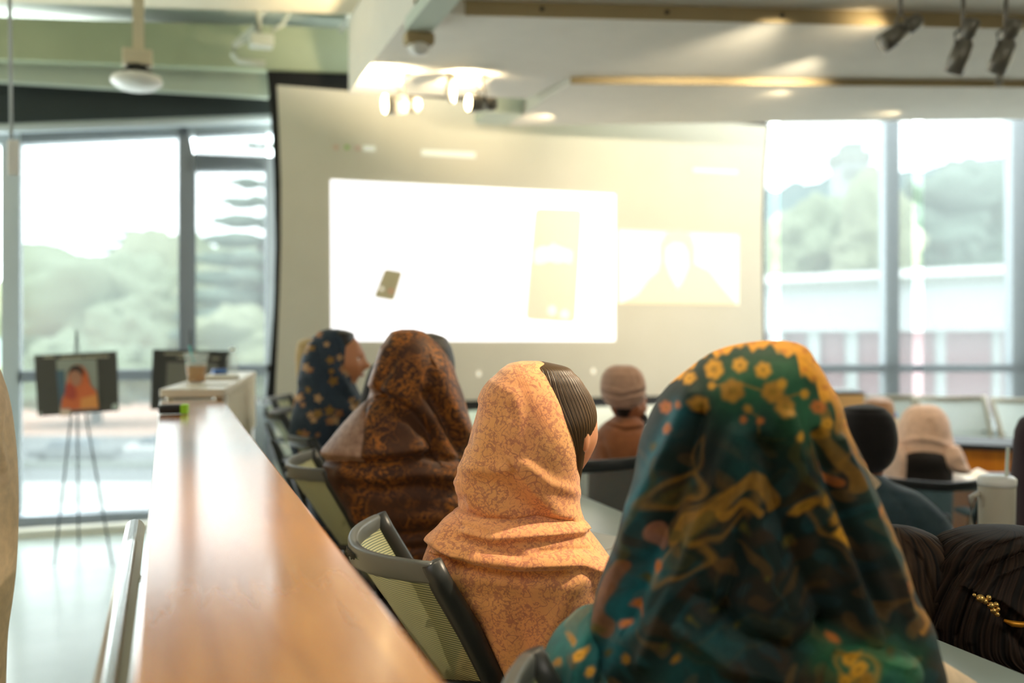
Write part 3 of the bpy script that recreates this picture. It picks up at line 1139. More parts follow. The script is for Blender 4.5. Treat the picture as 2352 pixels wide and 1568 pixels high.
GR = 'task chairs along the wooden ledge'
place_chair(CH, .66, 1.975, PLAT, 0, 'mesh-backed office chair with curved grey rail, behind the peach scarf', GR)
mb = MB()
for k in range(9):
    y = .035 - k * .0095
    s_ = abs(y) / .245
    mb.box((-.3185 + .095 * s_ ** 2.2, y, .851 + (.002 if k % 3 else 0)), (.002, .0062 if k % 2 else .0045, .011 if k % 3 else .014))
o = mb.build('rail_lettering', M['black'], [c for c in CH.children if c.name.startswith('top_rail')][0], world=False)
place_chair(CH, .67, 3.215, PLAT, -.04, 'mesh-backed office chair behind the person in the brown paisley shawl', GR)
place_chair(CH, .775, 4.05, PLAT, -.2, 'mesh-backed office chair behind the person in the blue flowered scarf', GR)
place_chair(CH, .80, 5.20, PLAT, -.25, 'grey-railed office chair just beyond the blue flowered scarf, beside the screen edge', GR)
place_chair(CH, .86, 6.15, PLAT, -.3, 'farthest grey-railed office chair, at the foot of the screen', GR)
place_chair(CH, .655, .965, PLAT, 0, 'office chair of the person in the green scarf, only its rail tip showing', GR)
g = G(1340, 3.75, 0)
place_chair(CHD, g.x, g.y, PLAT - .02, math.radians(66), 'dark mesh office chair behind the person in the taupe cap', 'dark mesh chairs in the middle of the room', .99)
g = G(1560, 3.3, 0)
place_chair(CHD, g.x, g.y, PLAT - .12, math.radians(40), 'dark mesh office chair half hidden behind the green scarf', 'dark mesh chairs in the middle of the room', .96)
g = G(2105, 4.95, 0)
place_chair(CHD, g.x, g.y, -.13, math.radians(74), 'dark mesh office chair behind the person in the pale pink headscarf', 'dark mesh chairs in the middle of the room', 1.05)
g = G(2300, 4.1, 0)
place_chair(CHD, g.x, g.y, -.08, math.radians(100), 'dark office chair mostly hidden behind the white tumbler', 'dark mesh chairs in the middle of the room', .98)
for i, (px, d) in enumerate([(2045, 8.0), (2213, 7.9), (2392, 7.7)]):
    g = G(px, d, 0)
    place_chair(CHP, g.x, g.y, -.04, math.radians(250), ['pale mesh chair beyond the black cap, leftmost of the empty row', 'pale mesh chair under the right window, middle of the empty row',
                'pale mesh chair at the right picture edge, last of the empty row'][i], 'pale mesh chairs behind the wooden counter', 1.12)

# ------------------------------------------------------------------ tables
TZ = .94
t = tag(empty('row_table', (1.13, 2.2, PLAT)), 'pale grey-green table running in front of the nearest row of seats', 'table')
mb = MB(); mb.prism([(.96, .2), (1.31, .2), (1.31, 3.45), (.96, 3.45)], TZ - .03, TZ)
mb.build('tabletop', M['table'], t, bevel=.004)
mb = MB(); mb.prism([(1.27, .25), (1.29, .25), (1.29, 3.4), (1.27, 3.4)], .35, TZ - .03)
mb.build('modesty_panel', M['table_edge'], t)
for y in (.3, 1.8, 3.35):
    MB().tube([(1.2, y, PLAT), (1.2, y, TZ - .03)], .025, 12).build('leg', M['steel'], t, True)
for i, (px, py, rz) in enumerate([(1385, 1250, .5), (1398, 1272, .9)]):
    p = PZ(px, py, TZ)
    tag(MB().box(p + Vector((-.03, 0, .003 + .004 * (1 - i))), (.2, .15, .003), rz).build('paper_sheet', M['paper']),
        ['upper loose sheet on the pale table beside the peach shawl', 'lower loose sheet on the pale table beside the peach shawl'][i], 'paper', 'loose sheets on the pale table')
# counter at right with orange wood front
g0, g1 = G(1880, 6.9, 0), G(2480, 6.3, 0)
dv = (g1 - g0).normalized(); nv = Vector((-dv.y, dv.x, 0))
t = tag(empty('wood_counter', (g0 + g1) / 2), 'orange wood fronted counter with a black edge, below the pale chairs', 'counter')
mb = MB(); mb.prism([(p.x, p.y) for p in (g0, g1, g1 + nv * .5, g0 + nv * .5)], .70, .735)
mb.build('countertop', M['table_edge'], t)
mb = MB(); mb.prism([(p.x, p.y) for p in (g0 + nv * .03, g1 + nv * .03, g1 + nv * .06, g0 + nv * .06)], LOW, .70)
mb.build('front_panel', M['orange_wood'], t)
# table under tumbler
g0, g1 = G(2225, 2.75, 0), G(2640, 2.75, 0)
t = tag(empty('side_table', (g0 + g1) / 2), 'dark narrow table at the right edge carrying the white tumbler', 'table')
mb = MB(); mb.prism([(p.x, p.y) for p in (g0, g1, g1 + FH * .55, g0 + FH * .55)], .73, .76)
mb.build('tabletop', M['chair_dark'], t, bevel=.004)
for q in (g0 + FH * .08 + R * .05, g1 + FH * .08 - R * .05, g0 + FH * .5 + R * .05, g1 + FH * .5 - R * .05):
    MB().tube([(q.x, q.y, LOW), (q.x, q.y, .73)], .02, 10).build('leg', M['steel'], t, True)
c = G(2292, 2.95, .76)
t = tag(empty('tumbler', c), 'large white insulated tumbler with a clear straw at the right', 'tumbler')
MB().lathe([(.040, 0), (.044, .01), (.0505, .16), (.052, .272), (.050, .285)], c, 36).build('tumbler_body', M['tumbler'], t, True)
MB().lathe([(.0525, .272), (.054, .278), (.054, .293), (.045, .301), (0, .302)], c, 36).build('lid', M['white_plastic'], t, True)
MB().tube([c + R * .025 + Vector((0, 0, .2)), c + R * .032 + Vector((0, 0, .385))], .0055, 10).build('straw', M['pale_straw'] if 'pale_straw' in M else M['duct'], t, True)
MB().tube([c - R * .050 + Vector((0, 0, .25)), c - R * .075 + Vector((0, 0, .24)), c - R * .078 + Vector((0, 0, .15)), c - R * .047 + Vector((0, 0, .12))], .009, 10).build('handle', M['tumbler'], t, True)
# far little table with open book and bottle
g0, g1 = G(2192, 5.35, 0), G(2520, 5.35, 0)
t = tag(empty('side_table', (g0 + g1) / 2), 'dark table behind the tumbler carrying the crumpled white papers', 'table')
mb = MB(); mb.prism([(p.x, p.y) for p in (g0, g1, g1 + FH * .5, g0 + FH * .5)], .62, .65)
mb.build('tabletop', M['chair_dark'], t)
for q in (g0 + FH * .05 + R * .4, g1 + FH * .05 - R * .05):
    MB().tube([(q.x, q.y, LOW), (q.x, q.y, .62)], .02, 10).build('leg', M['steel'], t, True)
c = G(2238, 5.5, .651)
mb = MB()
vs = []
for j in range(9):
    for i in range(13):
        u, v = i / 12 * 2 - 1, j / 8 * 2 - 1
        vs.append(c + R * u * .14 + FH * v * .1 + Vector((0, 0, .004 + .035 * (1 - abs(abs(u) - .5) * 2) + .02 * v)))
fs = [(j * 13 + i, j * 13 + i + 1, (j + 1) * 13 + i + 1, (j + 1) * 13 + i) for j in range(8) for i in range(12)]
k = mb.add(vs, fs).build('open_book', M['paper'], None, True)
md = k.modifiers.new('thick', 'SOLIDIFY'); md.thickness = .006
tag(k, 'open white booklet lying behind the tumbler', 'book')
c = G(2066, 6.55, .735) + FH * .12
t = tag(empty('drink_bottle', c), 'pale bottle with a blue cap beside the pink headscarf', 'bottle')
MB().lathe([(.035, 0), (.037, .01), (.037, .15), (.03, .17), (.02, .18), (.02, .185)], c, 20).build('bottle_body', M['cream'], t, True)
MB().lathe([(.034, .165), (.034, .195), (0, .197)], c, 20).build('cap', M['blue'], t, True)
c = G(1935, 7.2, -.04)
t = tag(empty('yellow_panel', c), 'tan wooden lectern panel with a dark top edge behind the black cap', 'lectern')
g0, g1 = G(1850, 7.45, 0), G(1985, 7.45, 0)
mb = MB(); mb.prism([(p.x, p.y) for p in (g0, g1, g1 + FH * .3, g0 + FH * .3)], LOW, 1.0)
mb.build('body', mat('tan_wood', (222, 178, 116), .5), t)
mb = MB(); mb.prism([(p.x, p.y) for p in (g0 - R * .01, g1 + R * .01, g1 + FH * .31, g0 + FH * .31)], 1.0, 1.02)
mb.build('top', M['table_edge'], t)
t.name = 'lectern'


# ------------------------------------------------------------------ people
def sm(x):
    return x * x * (3 - 2 * x)


def interp_rows(rows, ys):
    rows = sorted(rows)
    Y = np.array([r[0] for r in rows], float)
    out = []
    n = len(Y)
    for c in range(1, 5):
        V = np.array([r[c] for r in rows], float)
        m = np.gradient(V, Y) if n > 2 else np.full(n, (V[-1] - V[0]) / (Y[-1] - Y[0]))
        i = np.clip(np.searchsorted(Y, ys) - 1, 0, n - 2)
        h = Y[i + 1] - Y[i]
        t = (ys - Y[i]) / h
        out.append((2 * t ** 3 - 3 * t ** 2 + 1) * V[i] + (t ** 3 - 2 * t ** 2 + t) * h * m[i] + (-2 * t ** 3 + 3 * t ** 2) * V[i + 1] + (t ** 3 - t ** 2) * h * m[i + 1])
    return out


def poly_dist(px, py, pts):
    best = np.full(px.shape, 1e9)
    sgn = np.ones(px.shape)
    for a, c in zip(pts[:-1], pts[1:]):
        dx, dy = c[0] - a[0], c[1] - a[1]
        L2 = dx * dx + dy * dy + 1e-9
        t = np.clip(((px - a[0]) * dx + (py - a[1]) * dy) / L2, 0, 1)
        qx, qy = px - (a[0] + t * dx), py - (a[1] + t * dy)
        d = np.hypot(qx, qy)
        s = np.where(dx * (py - a[1]) - dy * (px - a[0]) >= 0, 1., -1.)
        m = d < best
        best = np.where(m, d, best)
        sgn = np.where(m, s, sgn)
    return best, sgn


def drape(name, m, parent, d0, rows, folds=(), paint=None, base=(200, 200, 200), nseg=260, nrow=170, p=2.3, ripple=None, rough=0., strand=None):
    """a closed draped shell: each row is (image height, left, right, depth offset, half depth)"""
    ys0 = min(r[0] for r in rows); ys1 = max(r[0] for r in rows)
    tt = np.linspace(0, 1, nrow)
    ys = ys0 + (ys1 - ys0) * (tt ** 1.25)
    XL, XR, DO, HD = interp_rows(rows, ys)
    A = np.linspace(0, 2 * PI, nseg, endpoint=False)
    ca, sa = np.cos(A), np.sin(A)
    ex = np.sign(ca) * np.abs(ca) ** (2 / p)
    ey = np.sign(sa) * np.abs(sa) ** (2 / p)
    Fv, Rv, Uv, Cv, FHv = map(np.array, (F, R, U, C0, FH))
    pos = np.zeros((nrow, nseg, 3))
    for j in range(nrow):
        cx = (XL[j] + XR[j]) / 2; hw = max((XR[j] - XL[j]) / 2, .5)
        x = cx + hw * ex
        base_ = Cv + d0 * (Fv + ((x - 1176) / FPX)[:, None] * Rv + ((784 - ys[j]) / FPX) * Uv)
        pos[j] = base_ - (max(HD[j], .003) * ey - DO[j])[:, None] * FHv
    V = pos.reshape(-1, 3)
    px, py = projn(V)
    # normals from ring direction
    nx = (Rv[None, :] * ca[:, None] - FHv[None, :] * sa[:, None])
    Nn = np.tile(nx, (nrow, 1))
    front = np.clip(np.tile(sa, nrow) * 3 + .6, 0, 1)
    disp = np.zeros(len(V))
    for pts, wb_, wa_, amp in folds:
        d, s = poly_dist(px, py, pts)
        w = np.where(s > 0, wb_, wa_)
        disp += amp * np.exp(-(d / w) ** 2) * front
    if ripple:
        for (amp, kx, ky, ph_) in ripple:
            disp += amp * np.sin(px * kx + py * ky + ph_ + 1.7 * np.sin(py * .013 + ph_)) * np.clip((py - ys0) / 120, 0, 1)
    if strand:
        AA = np.tile(A, nrow); YY = np.repeat(ys, nseg)
        sw = .30 * np.sin(YY * .012) + .06 * np.sin(YY * .031 + 2)
        st = np.zeros(len(V))
        rs_ = np.random.RandomState(4)
        for k in range(9):
            kk = strand[1] * (.35 + .33 * k)
            st += np.sin(kk * (AA + sw * .5) + rs_.uniform(0, 6) + .5 * np.sin(YY * .02 + k)) / (1 + .25 * k)
        disp += strand[0] * st * np.clip((YY - ys0) / 30, .2, 1)
    if rough:
        from mathutils import noise as mn
        disp += rough * np.array([mn.noise(Vector(v) * 9) + .5 * mn.noise(Vector(v) * 21) for v in V])
    V2 = V + Nn * disp[:, None]
    # push the crown folds upward a little as well
    fs = []
    idx = np.arange(nrow * nseg).reshape(nrow, nseg)
    q = np.stack([idx[:-1], np.roll(idx, -1, 1)[:-1], np.roll(idx, -1, 1)[1:], idx[1:]], -1).reshape(-1, 4)
    fs = [tuple(x) for x in q.tolist()] + [tuple(idx[0][::-1].tolist()), tuple(idx[-1].tolist())]
    me = bpy.data.meshes.new(name)
    me.from_pydata(V2.tolist(), [], fs)
    bm = bmesh.new(); bm.from_mesh(me); bmesh.ops.recalc_face_normals(bm, faces=bm.faces); bm.to_mesh(me); bm.free()
    colr = np.tile(np.array(lin(base)), (len(V), 1))
    if strand:
        h_ = np.clip(st / 5 + .45, 0, 1)[:, None]
        colr = np.array(lin(strand[2])) * (1 - h_) + np.array(lin(strand[3])) * h_
    if paint:
        colr = paint(px, py, colr)
    ca_ = me.color_attributes.new('Col', 'FLOAT_COLOR', 'POINT')
    ca_.data.foreach_set('color', np.concatenate([colr, np.ones((len(V), 1))], 1).astype(np.float32).ravel())
    return link(name, me, m, parent, True, True)


def blend(c, rgb, a):
    return c * (1 - a[:, None]) + np.array(lin(rgb))[None, :] * a[:, None]


def head_verts(sc_=1.):
    n, m_ = 44, 34
    vs, fs = [], []
    for i in range(m_ + 1):
        t = PI * i / m_
        for k in range(n):
            a = 2 * PI * k / n
            st = max(math.sin(t), 1e-3)
            dx, dy, dz = st * math.cos(a), st * math.sin(a), math.cos(t)
            x, y, z = dx * .096, dy * .074, dz * .118
            low = max(0., min(1., (-.015 - z) / .095))
            y *= 1 - .38 * low ** 1.3
            if dx < 0:
                x *= 1 - .5 * low
                x *= 1.04
            else:
                x *= 1 - .06 * low
            if dx > .2:
                g = lambda yy, zz, sy, sz: math.exp(-((y - yy) / sy) ** 2 - ((z - zz) / sz) ** 2)
                x += .013 * g(0, -.002, .010, .022) + .031 * g(0, -.025, .013, .014)
                x += .005 * g(0, .030, .045, .012)
                x -= .012 * (g(.030, .008, .016, .012) + g(-.030, .008, .016, .012))
                x += .008 * g(0, -.060, .022, .009) - .004 * g(0, -.073, .02, .006) + .009 * g(0, -.096, .02, .014)
                x += .004 * (g(.038, -.025, .02, .02) + g(-.038, -.025, .02, .02))
            vs.append(Vector((x, y, z)) * sc_)
    for i in range(m_):
        for k in range(n):
            fs.append((i * n + k, (i + 1) * n + k, (i + 1) * n + (k + 1) % n, i * n + (k + 1) % n))
    return vs, fs


def make_person(label, hc, hyaw, byaw, hips, floor_z, m, hand_t=None, hsc=1., tilt=0., roll=0., group=None, shw=.165, stand=False, trousers=True, feet=None, lyaw=None):
    """hc: head centre (eye level); yaw angles in degrees from +X; hips world point"""
    hc = Vector(hc); hips = Vector(hips)
    t = tag(empty('person', (hips.x, hips.y, floor_z)), label, 'person', group)
    ha, ba = math.radians(hyaw), math.radians(byaw)
    bf = Vector((math.cos(ba), math.sin(ba), 0)); bl = Vector((-math.sin(ba), math.cos(ba), 0))
    la = math.radians(lyaw if lyaw is not None else byaw)
    lf = Vector((math.cos(la), math.sin(la), 0)); ll = Vector((-math.sin(la), math.cos(la), 0))
    shw *= .82
    hrot = Matrix.Rotation(ha, 3, 'Z') @ Matrix.Rotation(tilt, 3, 'Y') @ Matrix.Rotation(roll, 3, 'X')
    neck0 = hc + hrot @ Vector((-.025, 0, -.135)) * hsc
    skull = hc + hrot @ Vector((-.02, 0, -.06)) * hsc
    chest = hips.lerp(neck0, .68)
    belly = hips.lerp(neck0, .32)
    J, E, RAD = [], [], []

    def jt(pn, r, par=None):
        J.append(Vector(pn)); RAD.append(r)
        if par is not None: E.append((par, len(J) - 1))
        return len(J) - 1
    i0 = jt(hips, .115)
    i1 = jt(belly, .10, i0)
    i2 = jt(chest, .10, i1)
    i3 = jt(hips.lerp(neck0, .86), .065, i2)
    i4 = jt(neck0, .052, i3)
    i5 = jt(skull, .055, i4)
    up = Vector((0, 0, 1))
    for s in (-1, 1):
        sh = hips.lerp(neck0, .80) + bl * s * shw
        a0 = jt(sh, .052, i3)
        if hand_t and hand_t[0 if s < 0 else 1] is not None:
            hand = Vector(hand_t[0 if s < 0 else 1])
        else:
            hand = hips + bf * .17 + bl * s * .055 + up * .10
        el = (sh + hand) / 2 + up * -.06 - bf * .02
        a1 = jt(el, .040, a0)
        hd_ = (hand - el).normalized()
        wr = hand - hd_ * .07
        a2 = jt(wr, .027, a1)
        palm = jt(hand, .030, a2)
        side = hd_.cross(up).normalized()
        for k, (o_, ln) in enumerate(((-.027, .06), (-.009, .072), (.009, .068), (.026, .055))):
            b0 = jt(hand + side * o_ + hd_ * .03, .0105, palm)
            b1 = jt(hand + side * o_ * 1.15 + hd_ * (.03 + ln * .5) - up * .005, .009, b0)
            jt(hand + side * o_ * 1.2 + hd_ * (.03 + ln) - up * .022, .0075, b1)
        th = jt(wr + hd_ * .03 - side * s * .032, .011, palm)
        jt(wr + hd_ * .075 - side * s * .05 - up * .01, .009, th)
        # legs
        hp = jt(hips + ll * s * .08 - up * .02, .09, i0)
        if stand:
            kn = hips + bl * s * .10 - up * (hips.z - floor_z) * .48
            an = hips + bl * s * .11; an = Vector((an.x, an.y, floor_z + .09))
        else:
            kn = hips + lf * .42 + ll * s * .11 + up * .02
            kn.z = max(kn.z, floor_z + .46)
            an = hips + lf * .36 + ll * s * .11; an.z = floor_z + .09
        l1 = jt(kn, .062, hp)
        l2 = jt(an, .042, l1)
        l3 = jt(Vector((an.x, an.y, floor_z + .045)) + lf * .06, .038, l2)
        jt(Vector((an.x, an.y, floor_z + .035)) + lf * .17, .03, l3)
    me = bpy.data.meshes.new('sk')
    me.from_pydata([tuple(v) for v in J], E, [])
    o = bpy.data.objects.new('sk', me); COL.objects.link(o)
    o.modifiers.new('s', 'SKIN')
    sv = me.skin_vertices[0].data
    for i, r in enumerate(RAD):
        sv[i].radius = (r, r)
    sv[0].use_root = True
    o.modifiers.new('d', 'SUBSURF').levels = 2
    dg = bpy.context.evaluated_depsgraph_get()
    ev = o.evaluated_get(dg)
    bmx = bmesh.new()
    em = ev.to_mesh()
    bmx.from_mesh(em)
    ev.to_mesh_clear()
    bpy.data.objects.remove(o)
    hv, hf = head_verts(hsc)
    mb = MB(); mb.add([hc + hrot @ v for v in hv], hf)
    for s in (-1, 1):
        mb.ell(hc + hrot @ Vector((-.004, s * .074, -.008)) * hsc, (.017 * hsc, .008 * hsc, .031 * hsc), 14, 10, hrot @ Matrix.Rotation(-s * .35, 3, 'Z'))
    hm = mb.mesh('h')
    bmx.from_mesh(hm)
    fin = bpy.data.meshes.new('body')
    bmx.to_mesh(fin); bmx.free()
    body = link('body', fin, m, t, True, True)
    rm = body.modifiers.new('remesh', 'REMESH'); rm.mode = 'VOXEL'; rm.voxel_size = .0065; rm.use_smooth_shade = True
    sn = body.modifiers.new('smooth', 'CORRECTIVE_SMOOTH'); sn.iterations = 3; sn.use_only_smooth = True; sn.rest_source = 'ORCO'
    body.modifiers.remove(sn)
    sn = body.modifiers.new('smooth', 'SMOOTH'); sn.iterations = 2; sn.factor = .5
    for s in (-1, 1):
        e = hc + hrot @ Vector((.0690, s * .030, .007)) * hsc
        eye = MB().ell(e, (.0115, .0115, .0115), 16, 10).build('eye', M['eye'], t, True)
        MB().ell(e + hrot @ Vector((.0085, 0, 0)), (.004, .005, .005), 12, 8).build('iris', M['iris'], eye, True)
        bw = [hc + hrot @ Vector((.083 - .010 * abs(k / 2 - .5) * 2 - .004, s * (.018 + .026 * k / 2), .026 + .004 * math.sin(PI * k / 2))) * hsc for k in range(3)]
        MB().tube(bw, [.003, .0035, .002], 8).build('eyebrow', M['hair_black'], t, True)
    lp = [hc + hrot @ Vector((.0985 - .010 * (k / 3 - 1) ** 2 - .006, (k / 3 - 1) * .022, -.060)) * hsc for k in range(7)]
    MB().tube(lp, [.002, .004, .0055, .005, .0055, .004, .002], 8).build('lips', M['lips'], t, True)
    return t, hrot, bf, bl


def trouser_legs(t, hips, byaw, floor_z, m):
    ba = math.radians(byaw)
    bf = Vector((math.cos(ba), math.sin(ba), 0)); bl = Vector((-math.sin(ba), math.cos(ba), 0))
    for s in (-1, 1):
        kn = Vector(hips) + bf * .42 + bl * s * .11; kn.z = max(hips[2] + .02, floor_z + .46)
        an = Vector(hips) + bf * .37 + bl * s * .11; an.z = floor_z + .12
        MB().tube([Vector(hips) + bl * s * .09, Vector(hips).lerp(kn, .5) + bl * s * .04, kn, kn.lerp(an, .5), an], [.115, .10, .085, .075, .075], 16).build('trouser_leg', m, t, True)


# ---- peach scarf -------------------------------------------------
d0 = 1.96
hp = (.67, 1.95, PLAT + .53)
t, hr, bf, bl = make_person('person in an orange and mauve floral scarf, dark hair showing at the right', P(1279, 988, d0 + .0), 30, 0, hp, PLAT, M['skin'], shw=.06, lyaw=12, hsc=.98)
trouser_legs(t, hp, 12, PLAT, M['grey_trousers'])
hair_rows = [(831, 1205, 1250, .02, .03), (840, 1190, 1292, .02, .06), (860, 1185, 1322, .02, .08), (890, 1180, 1346, .02, .092), (930, 1180, 1367, .02, .1),
             (970, 1200, 1370, .015, .1), (1005, 1245, 1354, .005, .085), (1035, 1275, 1343, .0, .072), (1065, 1290, 1338, .0, .06), (1105, 1300, 1332, .0, .03)]


def hair_stripes(amp, k):
    return [(amp, k, k * .25, 0.), (amp * .6, k * 1.9, k * .4, 1.3)]


drape('hair', M['hair_strand'], t, d0, hair_rows, nseg=1500, nrow=110, strand=(.00028, 170, (22, 15, 10), (112, 84, 48)))
hood_rows = [(829, 1196, 1238, 0, .012), (833, 1176, 1250, 0, .035), (842, 1158, 1255, 0, .055), (860, 1138, 1270, 0, .078), (885, 1118, 1287, 0, .094), (910, 1104, 1302, 0, .104), (950, 1092, 1321, 0, .112),
             (990, 1080, 1335, 0, .116), (1030, 1070, 1339, 0, .116), (1070, 1061, 1335, 0, .112), (1110, 1046, 1331, 0, .108), (1145, 1047, 1330, 0, .106), (1180, 1048, 1331, 0, .108), (1215, 1040, 1336, 0, .112), (1260, 1030, 1340, 0, .115)]


def peach_paint(px, py, c):
    c[:] = 1.0
    # plain lighter border band along the front edge, thin ruled lines
    d, s = poly_dist(px, py, [(1175, 838), (1215, 930), (1262, 1010), (1300, 1075), (1325, 1150)])
    band = np.clip((s * d + 0) / -14, 0, 1)
    c = c * (1 + .16 * band)[:, None]
    for off in (0, 5, 10, 15):
        a = np.exp(-((s * d + off) / 1.4) ** 2) * .35
        c = blend(c, (170, 110, 80), a)
    return c


folds = [([(1095, 905), (1130, 880), (1180, 905), (1190, 960), (1178, 1040), (1172, 1075)], 26, 16, .006),
         ([(1196, 1092), (1225, 1130), (1266, 1175), (1330, 1210)], 12, 34, .011),
         ([(1066, 1075), (1110, 1084), (1150, 1082)], 12, 22, .007),
         ([(1050, 1150), (1060, 1175), (1110, 1200), (1160, 1205)], 14, 14, -.012),
         ([(1190, 1200), (1235, 1195), (1300, 1200)], 9, 9, -.010),
         ([(1205, 1065), (1260, 1110), (1320, 1130)], 16, 14, .006),
         ([(1070, 985), (1058, 1040), (1046, 1105)], 12, 10, .006),
         ([(1092, 930), (1080, 985), (1075, 1020)], 8, 8, -.006),
         ([(1110, 1110), (1170, 1130), (1240, 1190)], 30, 24, -.010),
         ([(1172, 935), (1176, 960)], 10, 10, -.004)]
drape('scarf_hood', M['peach'], t, d0, hood_rows, folds, peach_paint, nseg=420, nrow=260)
sh_rows = [(1150, 1090, 1300, .02, .09), (1168, 1056, 1322, .01, .108), (1188, 1024, 1334, 0, .125), (1215, 1003, 1352, 0, .14), (1240, 990, 1372, .0, .15), (1265, 978, 1390, .0, .158), (1290, 972, 1404, 0, .165), (1330, 1000, 1408, .01, .17),
           (1380, 1035, 1402, .02, .175), (1440, 1062, 1392, .03, .18), (1500, 1090, 1390, .04, .18), (1600, 1120, 1390, .05, .18), (1700, 1130, 1390, .06, .17)]
folds2 = [([(1050, 1172), (1078, 1215), (1140, 1232), (1230, 1225), (1330, 1215)], 14, 26, .015),
          ([(1042, 1168), (1062, 1204), (1120, 1222)], 9, 9, -.010),
          ([(1060, 1240), (1130, 1262), (1190, 1276)], 7, 14, -.009),
          ([(990, 1235), (1030, 1262), (1100, 1285), (1200, 1298), (1330, 1292), (1380, 1312)], 12, 30, .017),
          ([(1010, 1276), (1080, 1302), (1180, 1318), (1290, 1316)], 18, 7, -.014),
          ([(1000, 1285), (1030, 1350), (1080, 1400)], 22, 18, .007),
          ([(1045, 1320), (1075, 1345), (1130, 1362)], 28, 24, -.008),
          ([(1330, 1330), (1290, 1400), (1250, 1480)], 26, 26, .008),
          ([(1180, 1360), (1200, 1440), (1210, 1540)], 26, 26, -.007),
          ([(1240, 1268), (1300, 1262), (1350, 1262)], 8, 8, -.006),
          ([(1030, 1200), (1018, 1240), (1050, 1275)], 12, 12, .008)]
drape('shawl', M['peach'], t, d0, sh_rows, folds2, lambda a, c, k: k * 0 + 1, nseg=420, nrow=240)

# ---- brown paisley ------------------------------------------------
d0 = 3.05
hp = (.76, 3.12, PLAT + .53)
t, hr, bf, bl = make_person('person in a dark brown and orange paisley shawl drawn up over the head', P(975, 880, d0 + .02), 25, 50, hp, PLAT, M['skin_tan'], shw=.13, lyaw=15)
trouser_legs(t, hp, 15, PLAT, M['grey_trousers'])
drape('hair', M['hair_black'], t, d0, [(765, 955, 990, .06, .02), (772, 940, 1012, .06, .05), (790, 930, 1030, .06, .07), (815, 925, 1039, .06, .08), (850, 925, 1043, .06, .08), (890, 930, 1040, .06, .07), (930, 940, 1030, .06, .06)], nseg=160, nrow=60)
brows = [(756, 922, 950, 0, .012), (760, 905, 968, 0, .04), (770, 893, 984, 0, .065), (790, 881, 1006, 0, .09), (815, 873, 1025, 0, .105), (845, 862, 1042, 0, .118), (870, 852, 1050, 0, .125), (895, 845, 1060, 0, .13), (920, 836, 1068, 0, .135), (945, 812, 1073, .0, .145),
         (970, 790, 1078, 0, .155), (1000, 765, 1080, 0, .165), (1025, 750, 1082, 0, .172), (1050, 742, 1084, 0, .178), (1075, 745, 1086, 0, .18), (1110, 760, 1088, 0, .18), (1160, 792, 1090, .01, .18), (1210, 826, 1092, .02, .175), (1260, 862, 1094, .03, .17), (1330, 890, 1096, .03, .16), (1420, 900, 1096, .03, .16)]
bf_ = [([(858, 905), (905, 925), (955, 955), (990, 995), (1005, 1040)], 20, 11, -.030),
       ([(1000, 850), (1020, 905), (1045, 960), (1075, 1015)], 13, 26, .020),
       ([(985, 905), (1020, 955), (1050, 1010), (1070, 1045)], 14, 14, -.024),
       ([(744, 1058), (820, 1062), (900, 1058), (985, 1046)], 8, 8, -.020),
       ([(744, 1036), (830, 1044), (900, 1040), (980, 1030)], 12, 20, .010),
       ([(985, 1046), (1030, 1056), (1085, 1062)], 8, 8, -.016),
       ([(845, 895), (852, 910), (870, 912)], 6, 6, -.012),
       ([(842, 915), (834, 960), (832, 1040)], 5, 5, -.006),
       ([(880, 800), (862, 860), (850, 900)], 10, 10, .008),
       ([(905, 830), (880, 870), (860, 900)], 12, 10, -.008),
       ([(790, 1118), (870, 1128), (960, 1118), (1060, 1130)], 18, 18, -.014),
       ([(780, 1090), (860, 1100), (960, 1090), (1060, 1095)], 16, 16, .010),
       ([(850, 1222), (930, 1228), (1010, 1220)], 9, 9, -.018),
       ([(820, 1185), (900, 1195), (1000, 1190)], 20, 20, .010),
       ([(880, 1250), (940, 1262), (1010, 1255)], 8, 8, -.012),
       ([(960, 830), (968, 900), (990, 950)], 22, 22, .007)]


def brown_paint(px, py, c):
    c[:] = 0
    d, s = poly_dist(px, py, [(906, 760), (872, 832), (855, 905), (836, 918), (833, 1060)])
    m_ = np.clip(s * d / 4, 0, 1) * (py < 1060)
    c[:] = m_[:, None]
    return c


drape('shawl', M['brown'], t, d0, brows, bf_, brown_paint, nseg=420, nrow=320)

# ---- blue flowered scarf -----------------------------------------
d0 = 4.08
hp = (.76, 4.12, PLAT + .53)
t, hr, bf, bl = make_person('person in a blue flowered scarf, face turned in profile to the right', P(782, 828, d0), -17, 40, hp, PLAT, M['skin'], shw=.11, lyaw=0)
trouser_legs(t, hp, 0, PLAT, M['grey_trousers'])
drape('hair', M['hair_black'], t, d0, [(757, 768, 790, .0, .03), (762, 755, 806, 0, .055), (775, 748, 814, .0, .066), (795, 745, 813, 0, .07), (820, 745, 806, 0, .07), (860, 748, 795, 0, .06)], nseg=90, nrow=40)
rng = np.random.RandomState(5)
fl_pts = [(rng.uniform(665, 850), rng.uniform(755, 1085), rng.uniform(6, 12), rng.choice(3)) for _ in range(70)]
fl_cols = [(196, 138, 88), (170, 128, 60), (214, 170, 120)]


def blue_paint(px, py, c):
    for (x, y, r, k) in fl_pts:
        ang = np.arctan2(py - y, px - x)
        d = np.hypot(px - x, py - y)
        c = blend(c, fl_cols[k], np.clip((r * (1 + .25 * np.sin(5 * ang + x)) - d) / 2.5, 0, 1) * .8)
    d, s = poly_dist(px, py, [(786, 758), (800, 800), (804, 860)])
    c = blend(c, (150, 160, 160), np.clip((5 - d) / 4, 0, 1) * .5)
    return c


